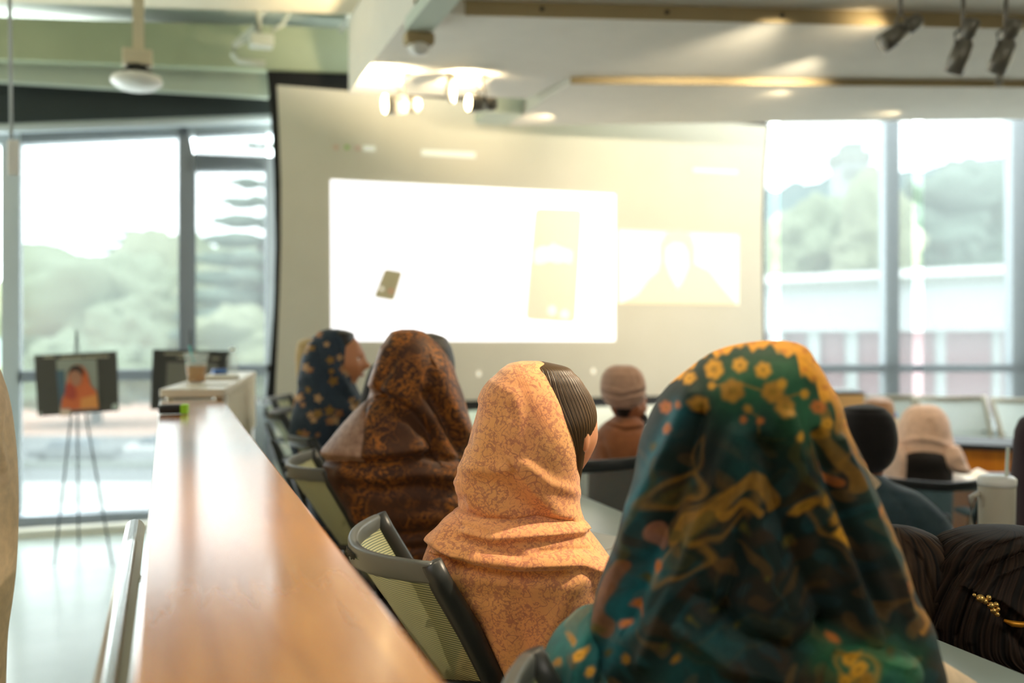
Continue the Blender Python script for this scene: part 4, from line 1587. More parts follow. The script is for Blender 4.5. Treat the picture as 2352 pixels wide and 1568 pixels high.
blue_rows = [(755, 752, 778, 0, .012), (759, 738, 790, 0, .05), (768, 726, 799, 0, .075), (785, 711, 805, 0, .095), (805, 701, 808, 0, .104), (830, 693, 809, 0, .108), (855, 688, 811, 0, .11), (880, 684, 815, 0, .11), (900, 683, 824, 0, .115), (925, 680, 838, 0, .13),
             (950, 673, 842, 0, .145), (980, 668, 838, 0, .155), (1010, 667, 830, 0, .165), (1050, 680, 832, 0, .17), (1100, 700, 838, 0, .17), (1180, 715, 845, 0, .17), (1240, 720, 845, 0, .17)]
bfl = [([(725, 800), (740, 850), (780, 900), (822, 935)], 9, 9, -.012), ([(745, 780), (762, 840), (798, 890)], 8, 8, .009), ([(705, 830), (730, 890), (780, 940)], 9, 9, .009),
       ([(770, 770), (784, 830), (805, 880)], 5, 5, -.006), ([(690, 890), (730, 940), (800, 970)], 9, 9, -.010), ([(700, 960), (720, 1020), (725, 1080)], 10, 10, .009), ([(770, 970), (775, 1030), (770, 1090)], 10, 10, -.008)]
drape('scarf', M['painted'], t, d0, blue_rows, bfl, blue_paint, (52, 66, 80), nseg=260, nrow=240)

# ---- straw headscarf half hidden behind blue ----------------------
d0 = 5.2
hp = G(722, d0, PLAT + .53)
t, hr, bf, bl = make_person('person in a straw coloured headscarf and yellow top, half hidden behind the blue flowered scarf', P(722, 828, d0), 10, 0, hp, PLAT, M['skin'], shw=.13)
drape('headscarf', M['straw'], t, d0, [(775, 705, 740, 0, .03), (781, 692, 752, 0, .07), (800, 682, 762, 0, .09), (830, 680, 765, 0, .1), (870, 684, 760, 0, .1), (900, 690, 756, 0, .1)], nseg=80, nrow=50, base=(196, 168, 116))
drape('top', M['yellow_cloth'], t, d0, [(885, 700, 745, 0, .07), (900, 684, 770, 0, .1), (930, 677, 785, 0, .12), (980, 676, 790, 0, .14), (1060, 678, 790, 0, .15), (1090, 684, 785, 0, .15)], nseg=80, nrow=50)

# ---- person in black between blue and brown ------------------------
d0 = 3.75
hp = (.86, 3.66, PLAT + .53)
t, hr, bf, bl = make_person('person in black hidden behind the brown paisley shawl, a dark sliver beside the blue scarf', P(876, 896, d0), 75, 60, hp, PLAT, M['skin_tan'], shw=.08, hsc=.8, lyaw=0)
drape('black_scarf', M['blackcloth'], t, d0, [(828, 868, 892, 0, .03), (836, 858, 902, 0, .07), (858, 846, 906, 0, .09), (890, 836, 908, 0, .1), (920, 828, 908, 0, .11), (950, 818, 908, 0, .13), (1000, 812, 905, 0, .13), (1080, 812, 905, 0, .14)], nseg=80, nrow=50)

# ---- taupe cap ----------------------------------------------------
d0 = 4.2
hp = G(1400, d0 - .02, PLAT + .40)
t, hr, bf, bl = make_person('person in a taupe knitted cap and rust brown coat, black strap behind the ear', P(1444, 930, d0), 14, 40, hp, PLAT - .02, M['skin_tan'], hsc=.86, shw=.15)
trouser_legs(t, hp, 40, PLAT - .02, M['grey_trousers'])
cap_rows = [(838, 1412, 1448, 0, .015), (842, 1400, 1458, 0, .05), (852, 1389, 1470, 0, .075), (870, 1381, 1480, 0, .092), (890, 1379, 1482, 0, .1), (912, 1383, 1480, 0, .1), (928, 1393, 1470, 0, .09), (937, 1406, 1458, .0, .075)]
drape('knitted_cap', M['taupe'], t, d0, cap_rows, [([(1384, 905), (1420, 912), (1476, 900)], 4, 4, -.005), ([(1384, 890), (1430, 902), (1480, 888)], 5, 5, .004), ([(1455, 850), (1466, 880), (1450, 905)], 3, 3, -.004),
                                                   ([(1388, 918), (1420, 928), (1470, 918)], 3, 3, -.004)], nseg=160, nrow=90)
drape('hair', M['hair_black'], t, d0, [(925, 1402, 1462, 0, .075), (935, 1404, 1458, 0, .078), (948, 1410, 1450, 0, .07), (962, 1418, 1445, 0, .05)], nseg=80, nrow=30)
coat = [(955, 1412, 1462, 0, .07), (962, 1402, 1472, 0, .09), (972, 1388, 1480, 0, .105), (990, 1372, 1490, 0, .13), (1010, 1362, 1500, 0, .15), (1040, 1356, 1510, 0, .165), (1090, 1352, 1518, 0, .17), (1200, 1352, 1520, 0, .17), (1260, 1356, 1515, 0, .17)]
drape('coat', M['rust'], t, d0, coat, [([(1400, 975), (1440, 990), (1480, 985)], 6, 6, -.008), ([(1380, 1010), (1400, 1060)], 8, 8, -.008), ([(1395, 968), (1430, 980), (1475, 975)], 5, 5, .008)], nseg=160, nrow=90)
cc = P(1438, 925, d0)
MB().tube([P(1436, 968, d0 - .07), P(1462, 978, d0 - .07), P(1480, 968, d0 - .03), P(1484, 962, d0 + .02)], .006, 8).build('mask_strap', M['black'], t, True)
MB().tube([P(1478, 955, d0 - .02), P(1484, 968, d0), P(1478, 975, d0 + .02)], [.014, .02, .012], 10).build('mask_edge', M['black'], t, True)
gl = MB()
gl.tube([P(1455, 914, d0 - .045), P(1484, 914, d0 + .01)], .0025, 6)
gl.tube([P(1482 + 8 * math.cos(k * PI / 8), 914 + 9 * math.sin(k * PI / 8), d0 + .01 - .01 * math.cos(k * PI / 8)) for k in range(17)], .0022, 6)
gl.build('glasses', M['chrome'], t, True)

# ---- black cap ----------------------------------------------------
d0 = 3.45
hp = G(2010, d0 - .02, PLAT + .22)
t, hr, bf, bl = make_person('person in a black cap and dark slate shirt with a cream collar, seen from behind', P(1988, 1050, d0), 38, 62, hp, LOW, M['skin_tan'], hsc=.92, shw=.17, roll=-.2)
trouser_legs(t, hp, 62, LOW, M['grey_trousers'])
capr = [(929, 1972, 2004, 0, .015), (933, 1952, 2020, 0, .05), (944, 1936, 2036, 0, .08), (962, 1926, 2048, 0, .1), (985, 1922, 2053, 0, .11), (1010, 1928, 2055, 0, .112), (1035, 1938, 2051, 0, .108), (1055, 1950, 2043, 0, .098), (1070, 1962, 2030, 0, .085), (1080, 1970, 2016, 0, .07)]
drape('black_cap', M['blackcloth'], t, d0, capr, nseg=160, nrow=90)
shirt = [(1085, 1950, 2012, 0, .07), (1095, 1945, 2030, 0, .085), (1108, 1930, 2052, 0, .1), (1122, 1915, 2088, 0, .12), (1140, 1900, 2115, 0, .14), (1165, 1890, 2145, 0, .15), (1195, 1880, 2172, 0, .16), (1240, 1875, 2192, 0, .165), (1300, 1880, 2196, 0, .165), (1420, 1885, 2196, 0, .165)]
drape('shirt', M['navy'], t, d0, shirt, [([(2050, 1130), (2090, 1180), (2110, 1260)], 12, 12, -.008), ([(2020, 1120), (2110, 1135), (2160, 1190)], 10, 14, .008)], nseg=200, nrow=90)
cl = [(1972, 1084), (1984, 1096), (1998, 1106), (2012, 1115), (2026, 1122)]
MB().tube([P(x, y, d0 - .145 + .012 * i) for i, (x, y) in enumerate([(1950, 1082)] + cl)], [.018, .02, .021, .02, .017, .008], 12, flat=(.6, 1.3)).build('collar', M['cream'], t, True)

# ---- bald head behind the black cap --------------------------------
d0 = 6.1
hp = G(2015, d0, .42)
t, hr, bf, bl = make_person('person with short brown hair just showing above the black cap', P(2016, 956, d0), 80, 70, hp, LOW, M['skin_tan'], shw=.15)
drape('hair', M['hair_bald'], t, d0, [(912, 2004, 2030, 0, .03), (917, 1992, 2042, 0, .07), (930, 1984, 2050, 0, .09), (950, 1981, 2052, 0, .095), (975, 1984, 2050, 0, .09)], nseg=80, nrow=40)
drape('jumper', M['navy'], t, d0, [(1000, 1990, 2042, 0, .08), (1015, 1965, 2068, 0, .1), (1040, 1950, 2080, 0, .13), (1150, 1948, 2084, 0, .14)], nseg=80, nrow=40)

# ---- pale pink headscarf -------------------------------------------
d0 = 5.45
hp = G(2120, d0 - .05, .36)
t, hr, bf, bl = make_person('person in a pale pink headscarf over a black top, sitting in a dark mesh chair', P(2122, 985, d0), 66, 70, hp, LOW, M['skin'], shw=.15)


def pink_paint(px, py, c):
    d, s = poly_dist(px, py, [(2075, 1050), (2118, 1052)])
    return c


M['pinkscarf'] = flat_cloth('pink_scarf', (232, 196, 172))
pinkr = [(929, 2108, 2142, 0, .015), (933, 2096, 2152, 0, .05), (944, 2082, 2164, 0, .085), (962, 2072, 2174, 0, .11), (985, 2065, 2179, 0, .125), (1010, 2060, 2184, 0, .13), (1030, 2053, 2190, 0, .135), (1040, 2048, 2194, 0, .138)]
drape('headscarf', M['pinkscarf'], t, d0, pinkr, [([(2066, 1015), (2100, 1008), (2140, 1010), (2176, 1022)], 5, 8, .010), ([(2136, 970), (2146, 1000)], 6, 6, -.012), ([(2090, 960), (2080, 1000)], 7, 7, .006)], nseg=160, nrow=90)
drape('black_top', M['blackcloth'], t, d0 - .01, [(1030, 2066, 2160, 0, .12), (1040, 2058, 2170, 0, .15), (1080, 2052, 2178, 0, .16), (1200, 2050, 2180, 0, .16)], nseg=100, nrow=50)
drape('scarf_end', M['pinkscarf'], t, d0, [(1020, 2035, 2064, -.02, .13), (1040, 2032, 2064, -.02, .15), (1070, 2030, 2064, -.02, .15), (1095, 2030, 2062, -.02, .15)], nseg=80, nrow=40)
drape('scarf_end', M['pinkscarf'], t, d0, [(1020, 2140, 2188, -.02, .14), (1038, 2136, 2196, -.02, .16), (1055, 2130, 2204, -.02, .16), (1072, 2150, 2210, -.02, .16), (1080, 2170, 2212, -.02, .14)], nseg=80, nrow=40)

# ---- maroon figure at the right edge ---------------------------------
d0 = 3.7
hp = G(2430, d0, PLAT + .25)
t, hr, bf, bl = make_person('person in dark maroon at the right edge of the picture, mostly out of frame', P(2402, 1010, d0), 100, 100, hp, LOW, M['skin_tan'], shw=.09, hsc=.9)
drape('maroon_scarf', M['maroon'], t, d0, [(945, 2385, 2425, 0, .03), (955, 2362, 2445, 0, .07), (980, 2344, 2460, 0, .1), (1010, 2338, 2466, 0, .11), (1050, 2337, 2470, 0, .12), (1090, 2335, 2490, 0, .14), (1140, 2335, 2510, 0, .15), (1300, 2334, 2520, 0, .15)], nseg=100, nrow=60)

# ---- cream figure at the left edge ------------------------------------
d0 = 2.15
hp = G(-205, d0, .88)
t, hr, bf, bl = make_person('person standing in a loose cream robe, only an elbow inside the left edge', P(-190, 560, d0), 70, 70, hp, 0, M['skin'], shw=.13, stand=True)
drape('robe', M['cream'], t, d0, [(740, -230, -150, 0, .06), (760, -290, -100, 0, .09), (800, -330, -50, 0, .11), (880, -345, -8, 0, .13), (940, -345, 8, 0, .13), (1000, -345, 17, 0, .13), (1080, -345, 24, 0, .13), (1150, -345, 26, 0, .13), (1250, -345, 24, 0, .13), (1330, -340, 19, 0, .13), (1400, -335, 10, 0, .13), (1450, -330, 2, 0, .13), (1600, -330, -6, 0, .13), (2050, -330, -6, 0, .13), (2290, -330, -6, 0, .13)],
      [([(10, 900), (-10, 1000), (10, 1100)], 12, 12, .01), ([(-20, 1050), (5, 1090)], 10, 10, -.02)], nseg=160, nrow=120)
drape('headscarf', M['cream'], t, d0, [(425, -205, -175, 0, .03), (440, -245, -135, 0, .07), (490, -285, -95, 0, .1), (560, -300, -80, 0, .11), (640, -290, -90, 0, .1), (700, -270, -110, 0, .09), (770, -270, -110, 0, .08)], nseg=100, nrow=60)

# ---- long dark hair bent over the table at lower right ------------------
d0 = 2.05
hp = G(2330, d0 - .05, .40)
t, hr, bf, bl = make_person('person with long dark brown hair and a gold earring, bent low beside the green scarf', P(2280, 1355, d0), 120, 120, hp, LOW, M['skin_tan'], shw=.12, tilt=.7)
hr_rows = [(1212, 2290, 2360, 0, .03), (1218, 2240, 2400, 0, .07), (1232, 2190, 2430, 0, .10), (1262, 2155, 2450, 0, .125), (1300, 2138, 2460, 0, .14), (1360, 2112, 2470, 0, .15), (1420, 2100, 2480, 0, .15), (1470, 2120, 2490, .0, .15), (1515, 2210, 2500, 0, .14), (1560, 2300, 2510, 0, .12), (1600, 2370, 2510, 0, .10)]
strands = [([(2340, 1225), (2230, 1250), (2160, 1310), (2110, 1400)], 9, 9, .010), ([(2350, 1250), (2260, 1290), (2200, 1350), (2160, 1440)], 9, 9, .010),
           ([(2352, 1290), (2290, 1320), (2250, 1370), (2230, 1470)], 9, 9, .010), ([(2345, 1238), (2245, 1270), (2180, 1330), (2135, 1420)], 5, 5, -.010),
           ([(2352, 1270), (2270, 1305), (2225, 1365), (2195, 1460)], 5, 5, -.010), ([(2240, 1370), (2290, 1400), (2320, 1450), (2352, 1490)], 10, 10, -.012),
           ([(2230, 1350), (2300, 1375), (2360, 1420)], 8, 14, .012)]
drape('long_hair', M['hair_matte'], t, d0, hr_rows, strands, nseg=700, nrow=240, strand=(.0009, 60, (10, 7, 5), (52, 36, 25)))
lock = [(1207, 2040, 2080, 0, .02), (1214, 2010, 2110, 0, .05), (1235, 1980, 2150, 0, .08), (1270, 1970, 2180, 0, .1), (1320, 1980, 2190, 0, .11), (1380, 2010, 2200, 0, .11), (1440, 2050, 2210, 0, .1), (1490, 2110, 2230, 0, .08)]
drape('hair_lock', M['hair_matte'], t, d0 + .05, lock, [([(2030, 1225), (2090, 1300), (2120, 1400)], 7, 7, .008), ([(2060, 1222), (2120, 1290), (2150, 1380)], 6, 6, -.008), ([(2000, 1240), (2060, 1320), (2090, 1420)], 6, 6, -.008)], nseg=500, nrow=160, strand=(.0011, 22, (12, 8, 6), (74, 54, 36)))
drape('dark_top', M['blackcloth'], t, d0 + .08, [(1400, 2200, 2420, .05, .10), (1480, 2260, 2520, .05, .14), (1600, 2300, 2560, .05, .15), (1900, 2300, 2560, .05, .15)], nseg=100, nrow=50)
ear = MB()
for (x, y, r) in ((2252, 1374, .009), (2262, 1380, .007), (2271, 1372, .006), (2276, 1390, .008), (2282, 1402, .007), (2288, 1388, .006), (2290, 1410, .006), (2238, 1366, .004), (2292, 1398, .005)):
    ear.ell(P(x, y, d0 - .165), (r * .9, r * .9, r * .9), 10, 7)
ear.build('gold_earring', M['gold'], t, True)
MB().tube([P(2306, 1424, d0 - .16), P(2325, 1432, d0 - .165), P(2345, 1434, d0 - .165), P(2372, 1430, d0 - .16)], [.003, .006, .006, .003], 10).build('gold_pin', mat('gold2', (196, 132, 30), .4, .6), t, True)

# ---- green scarf in the foreground ------------------------------------
d0 = 1.36
hp = (.80, 1.10, PLAT + .53)
hand_g = PZ(2240, 1640, TZ + .04)
t, hr, bf, bl = make_person('person in a dark green scarf with yellow flowers and paisleys, largest figure in the foreground', P(1735, 1000, d0 + .03), 35, 65, hp, PLAT, M['skin'], shw=.14, lyaw=20)
trouser_legs(t, hp, 20, PLAT, M['grey_trousers'])
rng = np.random.RandomState(11)


def ring_(px, py, cx, cy, rx, ry, ang, w):
    ca, sa = math.cos(ang), math.sin(ang)
    x = (px - cx) * ca + (py - cy) * sa
    y = -(px - cx) * sa + (py - cy) * ca
    rr = np.hypot(x / rx, y / ry)
    return np.clip((w - np.abs(rr - 1) * min(rx, ry)) / 9, 0, 1), np.clip((1 - rr) * min(rx, ry) / 9, 0, 1)


YEL, OCH, TEA, ORG, OLV, GRN, DRK = (232, 166, 40), (178, 126, 34), (20, 112, 128), (204, 112, 40), (84, 78, 32), (50, 118, 78), (8, 22, 22)
flowers = [(1775, 1085 - 185, 26, OCH), (1683, 897, 28, OCH), (1608, 930, 22, OCH), (1800, 932, 24, OCH), (1753, 850, 20, YEL), (1640, 848, 24, YEL), (1700, 838, 18, YEL), (1585, 868, 15, YEL), (1532, 935, 16, ORG), (1565, 930, 10, ORG), (1635, 885, 10, YEL), (1880, 935, 17, ORG),
           (1716, 940, 11, OCH), (1705, 965, 9, ORG), (1745, 968, 9, ORG), (1830, 1000, 12, YEL), (1895, 975, 14, YEL), (1795, 880, 12, YEL), (1850, 905, 12, YEL), (1893, 1000, 15, OCH), (1845, 1165, 20, OCH), (1925, 1225, 18, YEL), (1905, 1190, 17, OCH), (1880, 1150, 16, OCH), (1822, 1245, 18, OLV), (1720, 1225, 14, OLV),
           (1460, 1395, 14, ORG), (1420, 1440, 12, ORG), (1540, 985, 14, ORG), (1505, 1020, 12, OLV), (1340, 1490, 16, YEL), (1305, 1465, 13, OCH), (1370, 1445, 14, OLV), (1500, 1290, 15, ORG), (1470, 1330, 14, OLV), (1960, 1500, 20, YEL), (1975, 1535, 22, YEL), (1945, 1555, 18, YEL), (2000, 1560, 18, OCH), (2040, 1500, 12, OLV), (1910, 1470, 12, ORG),
           (1990, 1080, 12, OLV), (2020, 1180, 12, ORG), (2045, 1250, 12, OLV), (2080, 1345, 13, ORG), (2100, 1400, 10, OLV), (1760, 1330, 10, OLV), (1640, 1400, 10, OLV), (1590, 1430, 10, OLV), (1690, 1440, 10, OLV), (1520, 1480, 12, OLV), (1560, 1520, 11, OCH), (1440, 1520, 14, OCH), (1400, 1500, 12, OLV), (1360, 1540, 13, YEL), (1290, 1530, 12, OCH)]


def green_paint(px, py, c):
    k_ = np.clip((py - 900) / 250, 0, 1)
    px, py = px + k_ * (8 * np.sin(py * .037 + 1) + 5 * np.sin(py * .083 + px * .03)), py + k_ * (8 * np.sin(px * .041) + 5 * np.sin(px * .09 + py * .02))
    q1 = np.sin(px * .040 + 2.4 * np.sin(py * .027 + .5)) * np.sin(py * .034 + 2.2 * np.sin(px * .024))
    q2 = np.abs(np.sin(px * .021 + 2.8 * np.sin(py * .015)) * np.sin(py * .019 + 2.6 * np.sin(px * .013 + 1)))
    low = np.clip((py - 980) / 120, 0, 1)
    c = blend(c, (70, 44, 16), np.clip(q2 * 2 - .7, 0, 1) * .5 * low)
    c = blend(c, (150, 104, 30), np.clip((q1 - .5) * 4, 0, 1) * .26 * low)
    c = blend(c, (16, 70, 78), np.clip((-q1 - .42) * 4, 0, 1) * .45 * low)
    # broad zones : teal highlights and dark fold shade painted in, green ground elsewhere
    zones = [([(1560, 940), (1500, 1050), (1460, 1160)], 24, TEA, .6), ([(1500, 1280), (1440, 1400), (1400, 1520)], 34, TEA, .7), ([(1700, 1000), (1720, 1100)], 50, (20, 80, 80), .5),
             ([(1640, 1000), (1620, 1060)], 40, DRK, .8), ([(1700, 1400), (1850, 1420), (1980, 1330)], 90, DRK, .6), ([(1700, 880), (1800, 860), (1850, 950)], 70, GRN, .6), ([(1640, 1480), (1560, 1560)], 60, (22, 82, 86), .6),
             ([(1900, 1500), (2080, 1520)], 46, GRN, .55), ([(1980, 1120), (2060, 1300)], 22, (20, 74, 70), .6), ([(1280, 1500), (1350, 1440)], 30, (24, 110, 110), .7)]
    for pts, w, col, a in zones:
        d, s = poly_dist(px, py, pts)
        c = blend(c, col, np.exp(-(d / w) ** 2) * a)
    # big paisleys: rings, swirls
    for cx, cy, rx, ry, an, w, col, a in [(1550, 1130, 64, 30, -.3, 9, OCH, .6), (1545, 1140, 30, 14, -.3, 9, OLV, .8), (1560, 1290, 72, 36, -.5, 9, OCH, .5), (1555, 1290, 34, 17, -.4, 6, OLV, .6), (1690, 1470, 120, 36, -.3, 8, OLV, .35),
                                          (1900, 1190, 62, 30, .9, 8, OCH, .55), (1975, 1530, 56, 30, .6, 9, YEL, .55), (1905, 1040, 40, 60, .2, 7, OCH, .4), (1650, 1180, 100, 44, -.55, 10, OCH, .45), (1800, 1120, 26, 44, .3, 6, OLV, .4), (1600, 1050, 14, 40, .3, 6, OCH, .45), (1850, 1340, 40, 70, .5, 5, OLV, .25)]:
        r_, f_ = ring_(px, py, cx, cy, rx, ry, an, w)
        c = blend(c, col, r_ * a * .7)
        c = blend(c, OLV, f_ * a * .2)
    for pts, w, col, a in [([(1540, 1240), (1600, 1200), (1680, 1130), (1750, 1110), (1780, 1160)], 22, OCH, .55), ([(1520, 1220), (1570, 1250), (1640, 1180)], 16, OLV, .6), ([(1660, 1180), (1700, 1165), (1750, 1180)], 12, OCH, .6),
                           ([(1740, 950), (1742, 1010), (1800, 1005)], 4, OLV, .5), ([(1640, 885), (1700, 880), (1760, 900), (1810, 910), (1850, 900)], 5, OCH, .5), ([(1715, 940), (1740, 960), (1745, 1000)], 4, OCH, .4),
                           ([(1830, 1000), (1820, 1050), (1850, 1120), (1900, 1180)], 10, OLV, .5), ([(1890, 950), (1900, 1010), (1935, 1050), (1960, 1110)], 14, OCH, .4), ([(1890, 1070), (1910, 1100), (1930, 1110)], 12, ORG, .5),
                           ([(1520, 1050), (1480, 1150), (1440, 1260), (1400, 1330)], 8, OLV, .45), ([(1430, 1300), (1400, 1370), (1385, 1450)], 18, (150, 84, 30), .5), ([(1500, 1240), (1510, 1210)], 18, (190, 120, 90), .45), ([(1745, 1260), (1780, 1330), (1820, 1400)], 4, (40, 90, 90), .4),
                           ([(1650, 1300), (1640, 1380), (1660, 1420)], 4, OLV, .35), ([(1800, 1300), (1790, 1370)], 4, OLV, .3)]:
        d, s = poly_dist(px, py, pts)
        c = blend(c, col, np.clip((w - d) / 5, 0, 1) * a)
    for (x, y, r, col) in flowers:
        ang = np.arctan2(py - y, px - x)
        d = np.hypot(px - x, py - y)
        c = blend(c, col, np.clip((r * (1 + .06 * np.sin(6 * ang + x)) - d) / 11 + .3, 0, 1) * .85)
        c = blend(c, (110, 92, 20), np.clip((r * .4 - d) / 4, 0, 1) * .5)
    # golden border along the front hem
    hem = [(1560, 868), (1620, 826), (1690, 806), (1760, 800), (1818, 822), (1850, 868), (1880, 900), (1906, 952), (1936, 1020), (1980, 1120), (2040, 1270), (2100, 1420)]
    d, s = poly_dist(px, py, hem)
    above = s * d          # negative = above/right of the hem line
    wob = 6 * np.sin(px * .09 + py * .05) + 4 * np.sin(px * .23)
    gold = np.clip((-above + wob) / 10, 0, 1)
    fade = np.clip((1040 - py) / 140, 0, 1) + .45 * np.clip(1 - np.abs(-above - 26) / 12, 0, 1) * (py > 960)
    fade = np.clip(fade, 0, 1)
    c = blend(c, (240, 166, 40), gold * .95 * fade)
    spot = np.clip(np.sin(px * .13) * np.sin(py * .15) - .35, 0, 1) * 2
    c = blend(c, (200, 116, 34), np.clip(gold * spot, 0, 1) * .6 * fade)
    return c


gr = [(782, 1750, 1800, 0, .012), (785, 1728, 1818, 0, .03), (792, 1692, 1836, 0, .055), (805, 1652, 1850, 0, .078), (825, 1616, 1862, 0, .096), (850, 1584, 1878, 0, .11), (880, 1550, 1892, 0, .12), (915, 1522, 1908, 0, .126), (955, 1500, 1926, 0, .13), (1000, 1481, 1946, 0, .132), (1050, 1468, 1965, 0, .133),
      (1100, 1460, 1985, 0, .134), (1150, 1447, 2008, 0, .136), (1200, 1430, 2030, 0, .14), (1260, 1408, 2055, 0, .145), (1320, 1388, 2078, 0, .15), (1380, 1370, 2103, 0, .155), (1440, 1362, 2126, 0, .16), (1500, 1356, 2148, 0, .165), (1580, 1352, 2158, 0, .165), (1750, 1350, 2160, 0, .165)]
gf = [([(1590, 900), (1545, 1010), (1485, 1130), (1440, 1250), (1400, 1380), (1360, 1480)], 26, 18, .012),
      ([(1600, 960), (1570, 1080), (1520, 1200), (1470, 1330), (1440, 1420)], 18, 26, -.016),
      ([(1690, 1000), (1640, 1120), (1590, 1260), (1530, 1400), (1480, 1520)], 24, 22, .012),
      ([(1740, 1020), (1710, 1150), (1690, 1300), (1640, 1450)], 22, 22, -.014),
      ([(1810, 960), (1840, 1080), (1900, 1200), (1960, 1350), (2000, 1470)], 22, 22, .017),
      ([(1770, 1040), (1790, 1180), (1850, 1320), (1900, 1430)], 24, 26, -.018),
      ([(1880, 1000), (1920, 1110), (1975, 1250), (2030, 1400)], 16, 16, -.016),
      ([(1930, 1010), (1975, 1120), (2030, 1260), (2090, 1410)], 12, 12, .010),
      ([(1620, 1380), (1720, 1470), (1820, 1500), (1900, 1440)], 26, 20, -.014),
      ([(1560, 1440), (1680, 1530), (1800, 1560)], 22, 22, .012)]
o = drape('scarf', M['painted'], t, d0, gr, gf, green_paint, (10, 32, 29), nseg=900, nrow=520, ripple=[(.0025, .045, .004, 0.)])
# shoulder roll at the left and the lower right drape
lr = [(1398, 1352, 1400, .0, .03), (1415, 1325, 1420, 0, .06), (1440, 1298, 1440, 0, .08), (1470, 1272, 1450, 0, .10), (1500, 1255, 1460, 0, .11), (1540, 1243, 1470, 0, .12), (1600, 1238, 1475, 0, .125), (1750, 1238, 1475, 0, .125)]
drape('scarf_end', M['painted'], t, d0 + .03, lr, [([(1360, 1440), (1330, 1500), (1320, 1568)], 14, 14, .010), ([(1395, 1460), (1380, 1568)], 10, 10, -.012)], green_paint, (20, 84, 84), nseg=360, nrow=160)
rr_ = [(1440, 1900, 1950, 0, .02), (1452, 1880, 2000, 0, .05), (1470, 1860, 2050, 0, .07), (1492, 1845, 2085, 0, .085), (1515, 1835, 2100, 0, .09), (1545, 1830, 2098, 0, .09), (1600, 1830, 2085, 0, .09), (1700, 1830, 2080, 0, .09)]
drape('scarf_end', M['painted'], t, d0 - .10, rr_, [([(1900, 1480), (1990, 1500), (2080, 1530)], 12, 18, .008)], green_paint, (34, 92, 66), nseg=300, nrow=120)
MB().tube([P(2040, 1590, d0 - .06), P(2120, 1575, d0 + .02), P(2200, 1610, d0 + .12), P(2260, 1680, d0 + .2)], [.05, .045, .04, .03], 18).build('sleeve', M['cream'], t, True)

# ------------------------------------------------------------------ outside
GZ = -4.5


def ground_strip(name, y0, y1, m, x0=-900, x1=3300, z=GZ):
    mb = MB()
    mb.slab([PZ(x0, y0, z), PZ(x1, y0, z), PZ(x1, y1, z), PZ(x0, y1, z)], (0, 0, -.05))
    return struct(mb.build(name, m))


M['out_white'] = mat('out_white', (214, 216, 212), .9)  # outdoor colours are paled, so distance haze sits in the base colour
M['out_grey'] = mat('out_grey', (120, 124, 124), .9)
M['out_pink'] = mat('out_pink', (206, 170, 150), .9)
M['out_lawn'] = mat('out_lawn', (140, 150, 134), .9)
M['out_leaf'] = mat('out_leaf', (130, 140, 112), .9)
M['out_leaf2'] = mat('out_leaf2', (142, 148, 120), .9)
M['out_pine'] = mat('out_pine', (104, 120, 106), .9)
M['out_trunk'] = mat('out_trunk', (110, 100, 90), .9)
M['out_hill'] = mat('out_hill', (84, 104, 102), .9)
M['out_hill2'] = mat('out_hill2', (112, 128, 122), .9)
M['out_wall'] = mat('out_wall', (172, 178, 176), .8)
M['out_pane'] = mat('out_pane', (136, 112, 114), .5)
M['out_roof'] = mat('out_roof', (140, 146, 138), .8)
M['out_brick'] = mat('out_brick', (190, 130, 112), .9)
ground_strip('floor_terrace', 1400, 1150, M['out_white'])
ground_strip('floor_road', 1150, 1000, M['out_grey'])
ground_strip('floor_plaza', 1000, 925, M['out_pink'])
ground_strip('floor_lawn', 925, 800, M['out_lawn'])


def outbox(px0, px1, py0, py1, d, dep, name, m, parent=None):
    mb = MB()
    mb.slab([P(px0, py0, d), P(px1, py0, d), P(px1, py1, d), P(px0, py1, d)], FH * dep)
    return mb.build(name, m, parent)


tag(outbox(-400, 380, 1112, 1150, 34.5, .4, 'parapet', M['out_white']), 'low white parapet beyond the left window, below the road', 'wall')
tag(outbox(-400, 700, 1060, 1074, 42.6, .4, 'kerb_wall', M['out_roof']), 'thin pale kerb wall beyond the left window', 'kerb')


def car(px0, px1, py0, py1, d, m, label):
    cx = (px0 + px1) / 2
    g = P(cx, py1, d)
    t = tag(empty('parked_car', g), label, 'car', 'cars parked beyond the left window')
    w = (px1 - px0) * d / FPX; h = (py1 - py0) * d / FPX

    def pr(pts, dep, name, mm, off=0.):
        mb = MB()
        mb.slab([g + R * (a * w / 2) + Vector((0, 0, b_ * h)) + FH * off for a, b_ in pts], FH * dep)
        return mb.build(name, mm, t, bevel=.04)
    pr([(-1, .2), (1, .2), (1, .5), (.75, .6), (-.7, .6), (-1, .52)], 1.7, 'car_body', m)
    pr([(-.62, .6), (.5, .6), (.3, 1), (-.4, 1)], 1.4, 'cabin', M['out_pane_dark'], .15)
    for a in (-.62, .62):
        for off in (0., 1.55):
            c = g + R * (a * w / 2) + Vector((0, 0, .18 * h)) + FH * off
            MB().lathe([(.2 * h, 0), (.2 * h, .15)], c, 20, FH).build('wheel', M['black'], t, True)


M['out_pane_dark'] = mat('out_pane_dark', (110, 118, 124), .4)
car(60, 250, 1010, 1062, 44.3, M['out_grey'], 'grey car parked beyond the left window, seen between the easel legs')
car(275, 450, 1004, 1052, 48.5, M['out_white'], 'white car parked beyond the left window, beside the grey one')


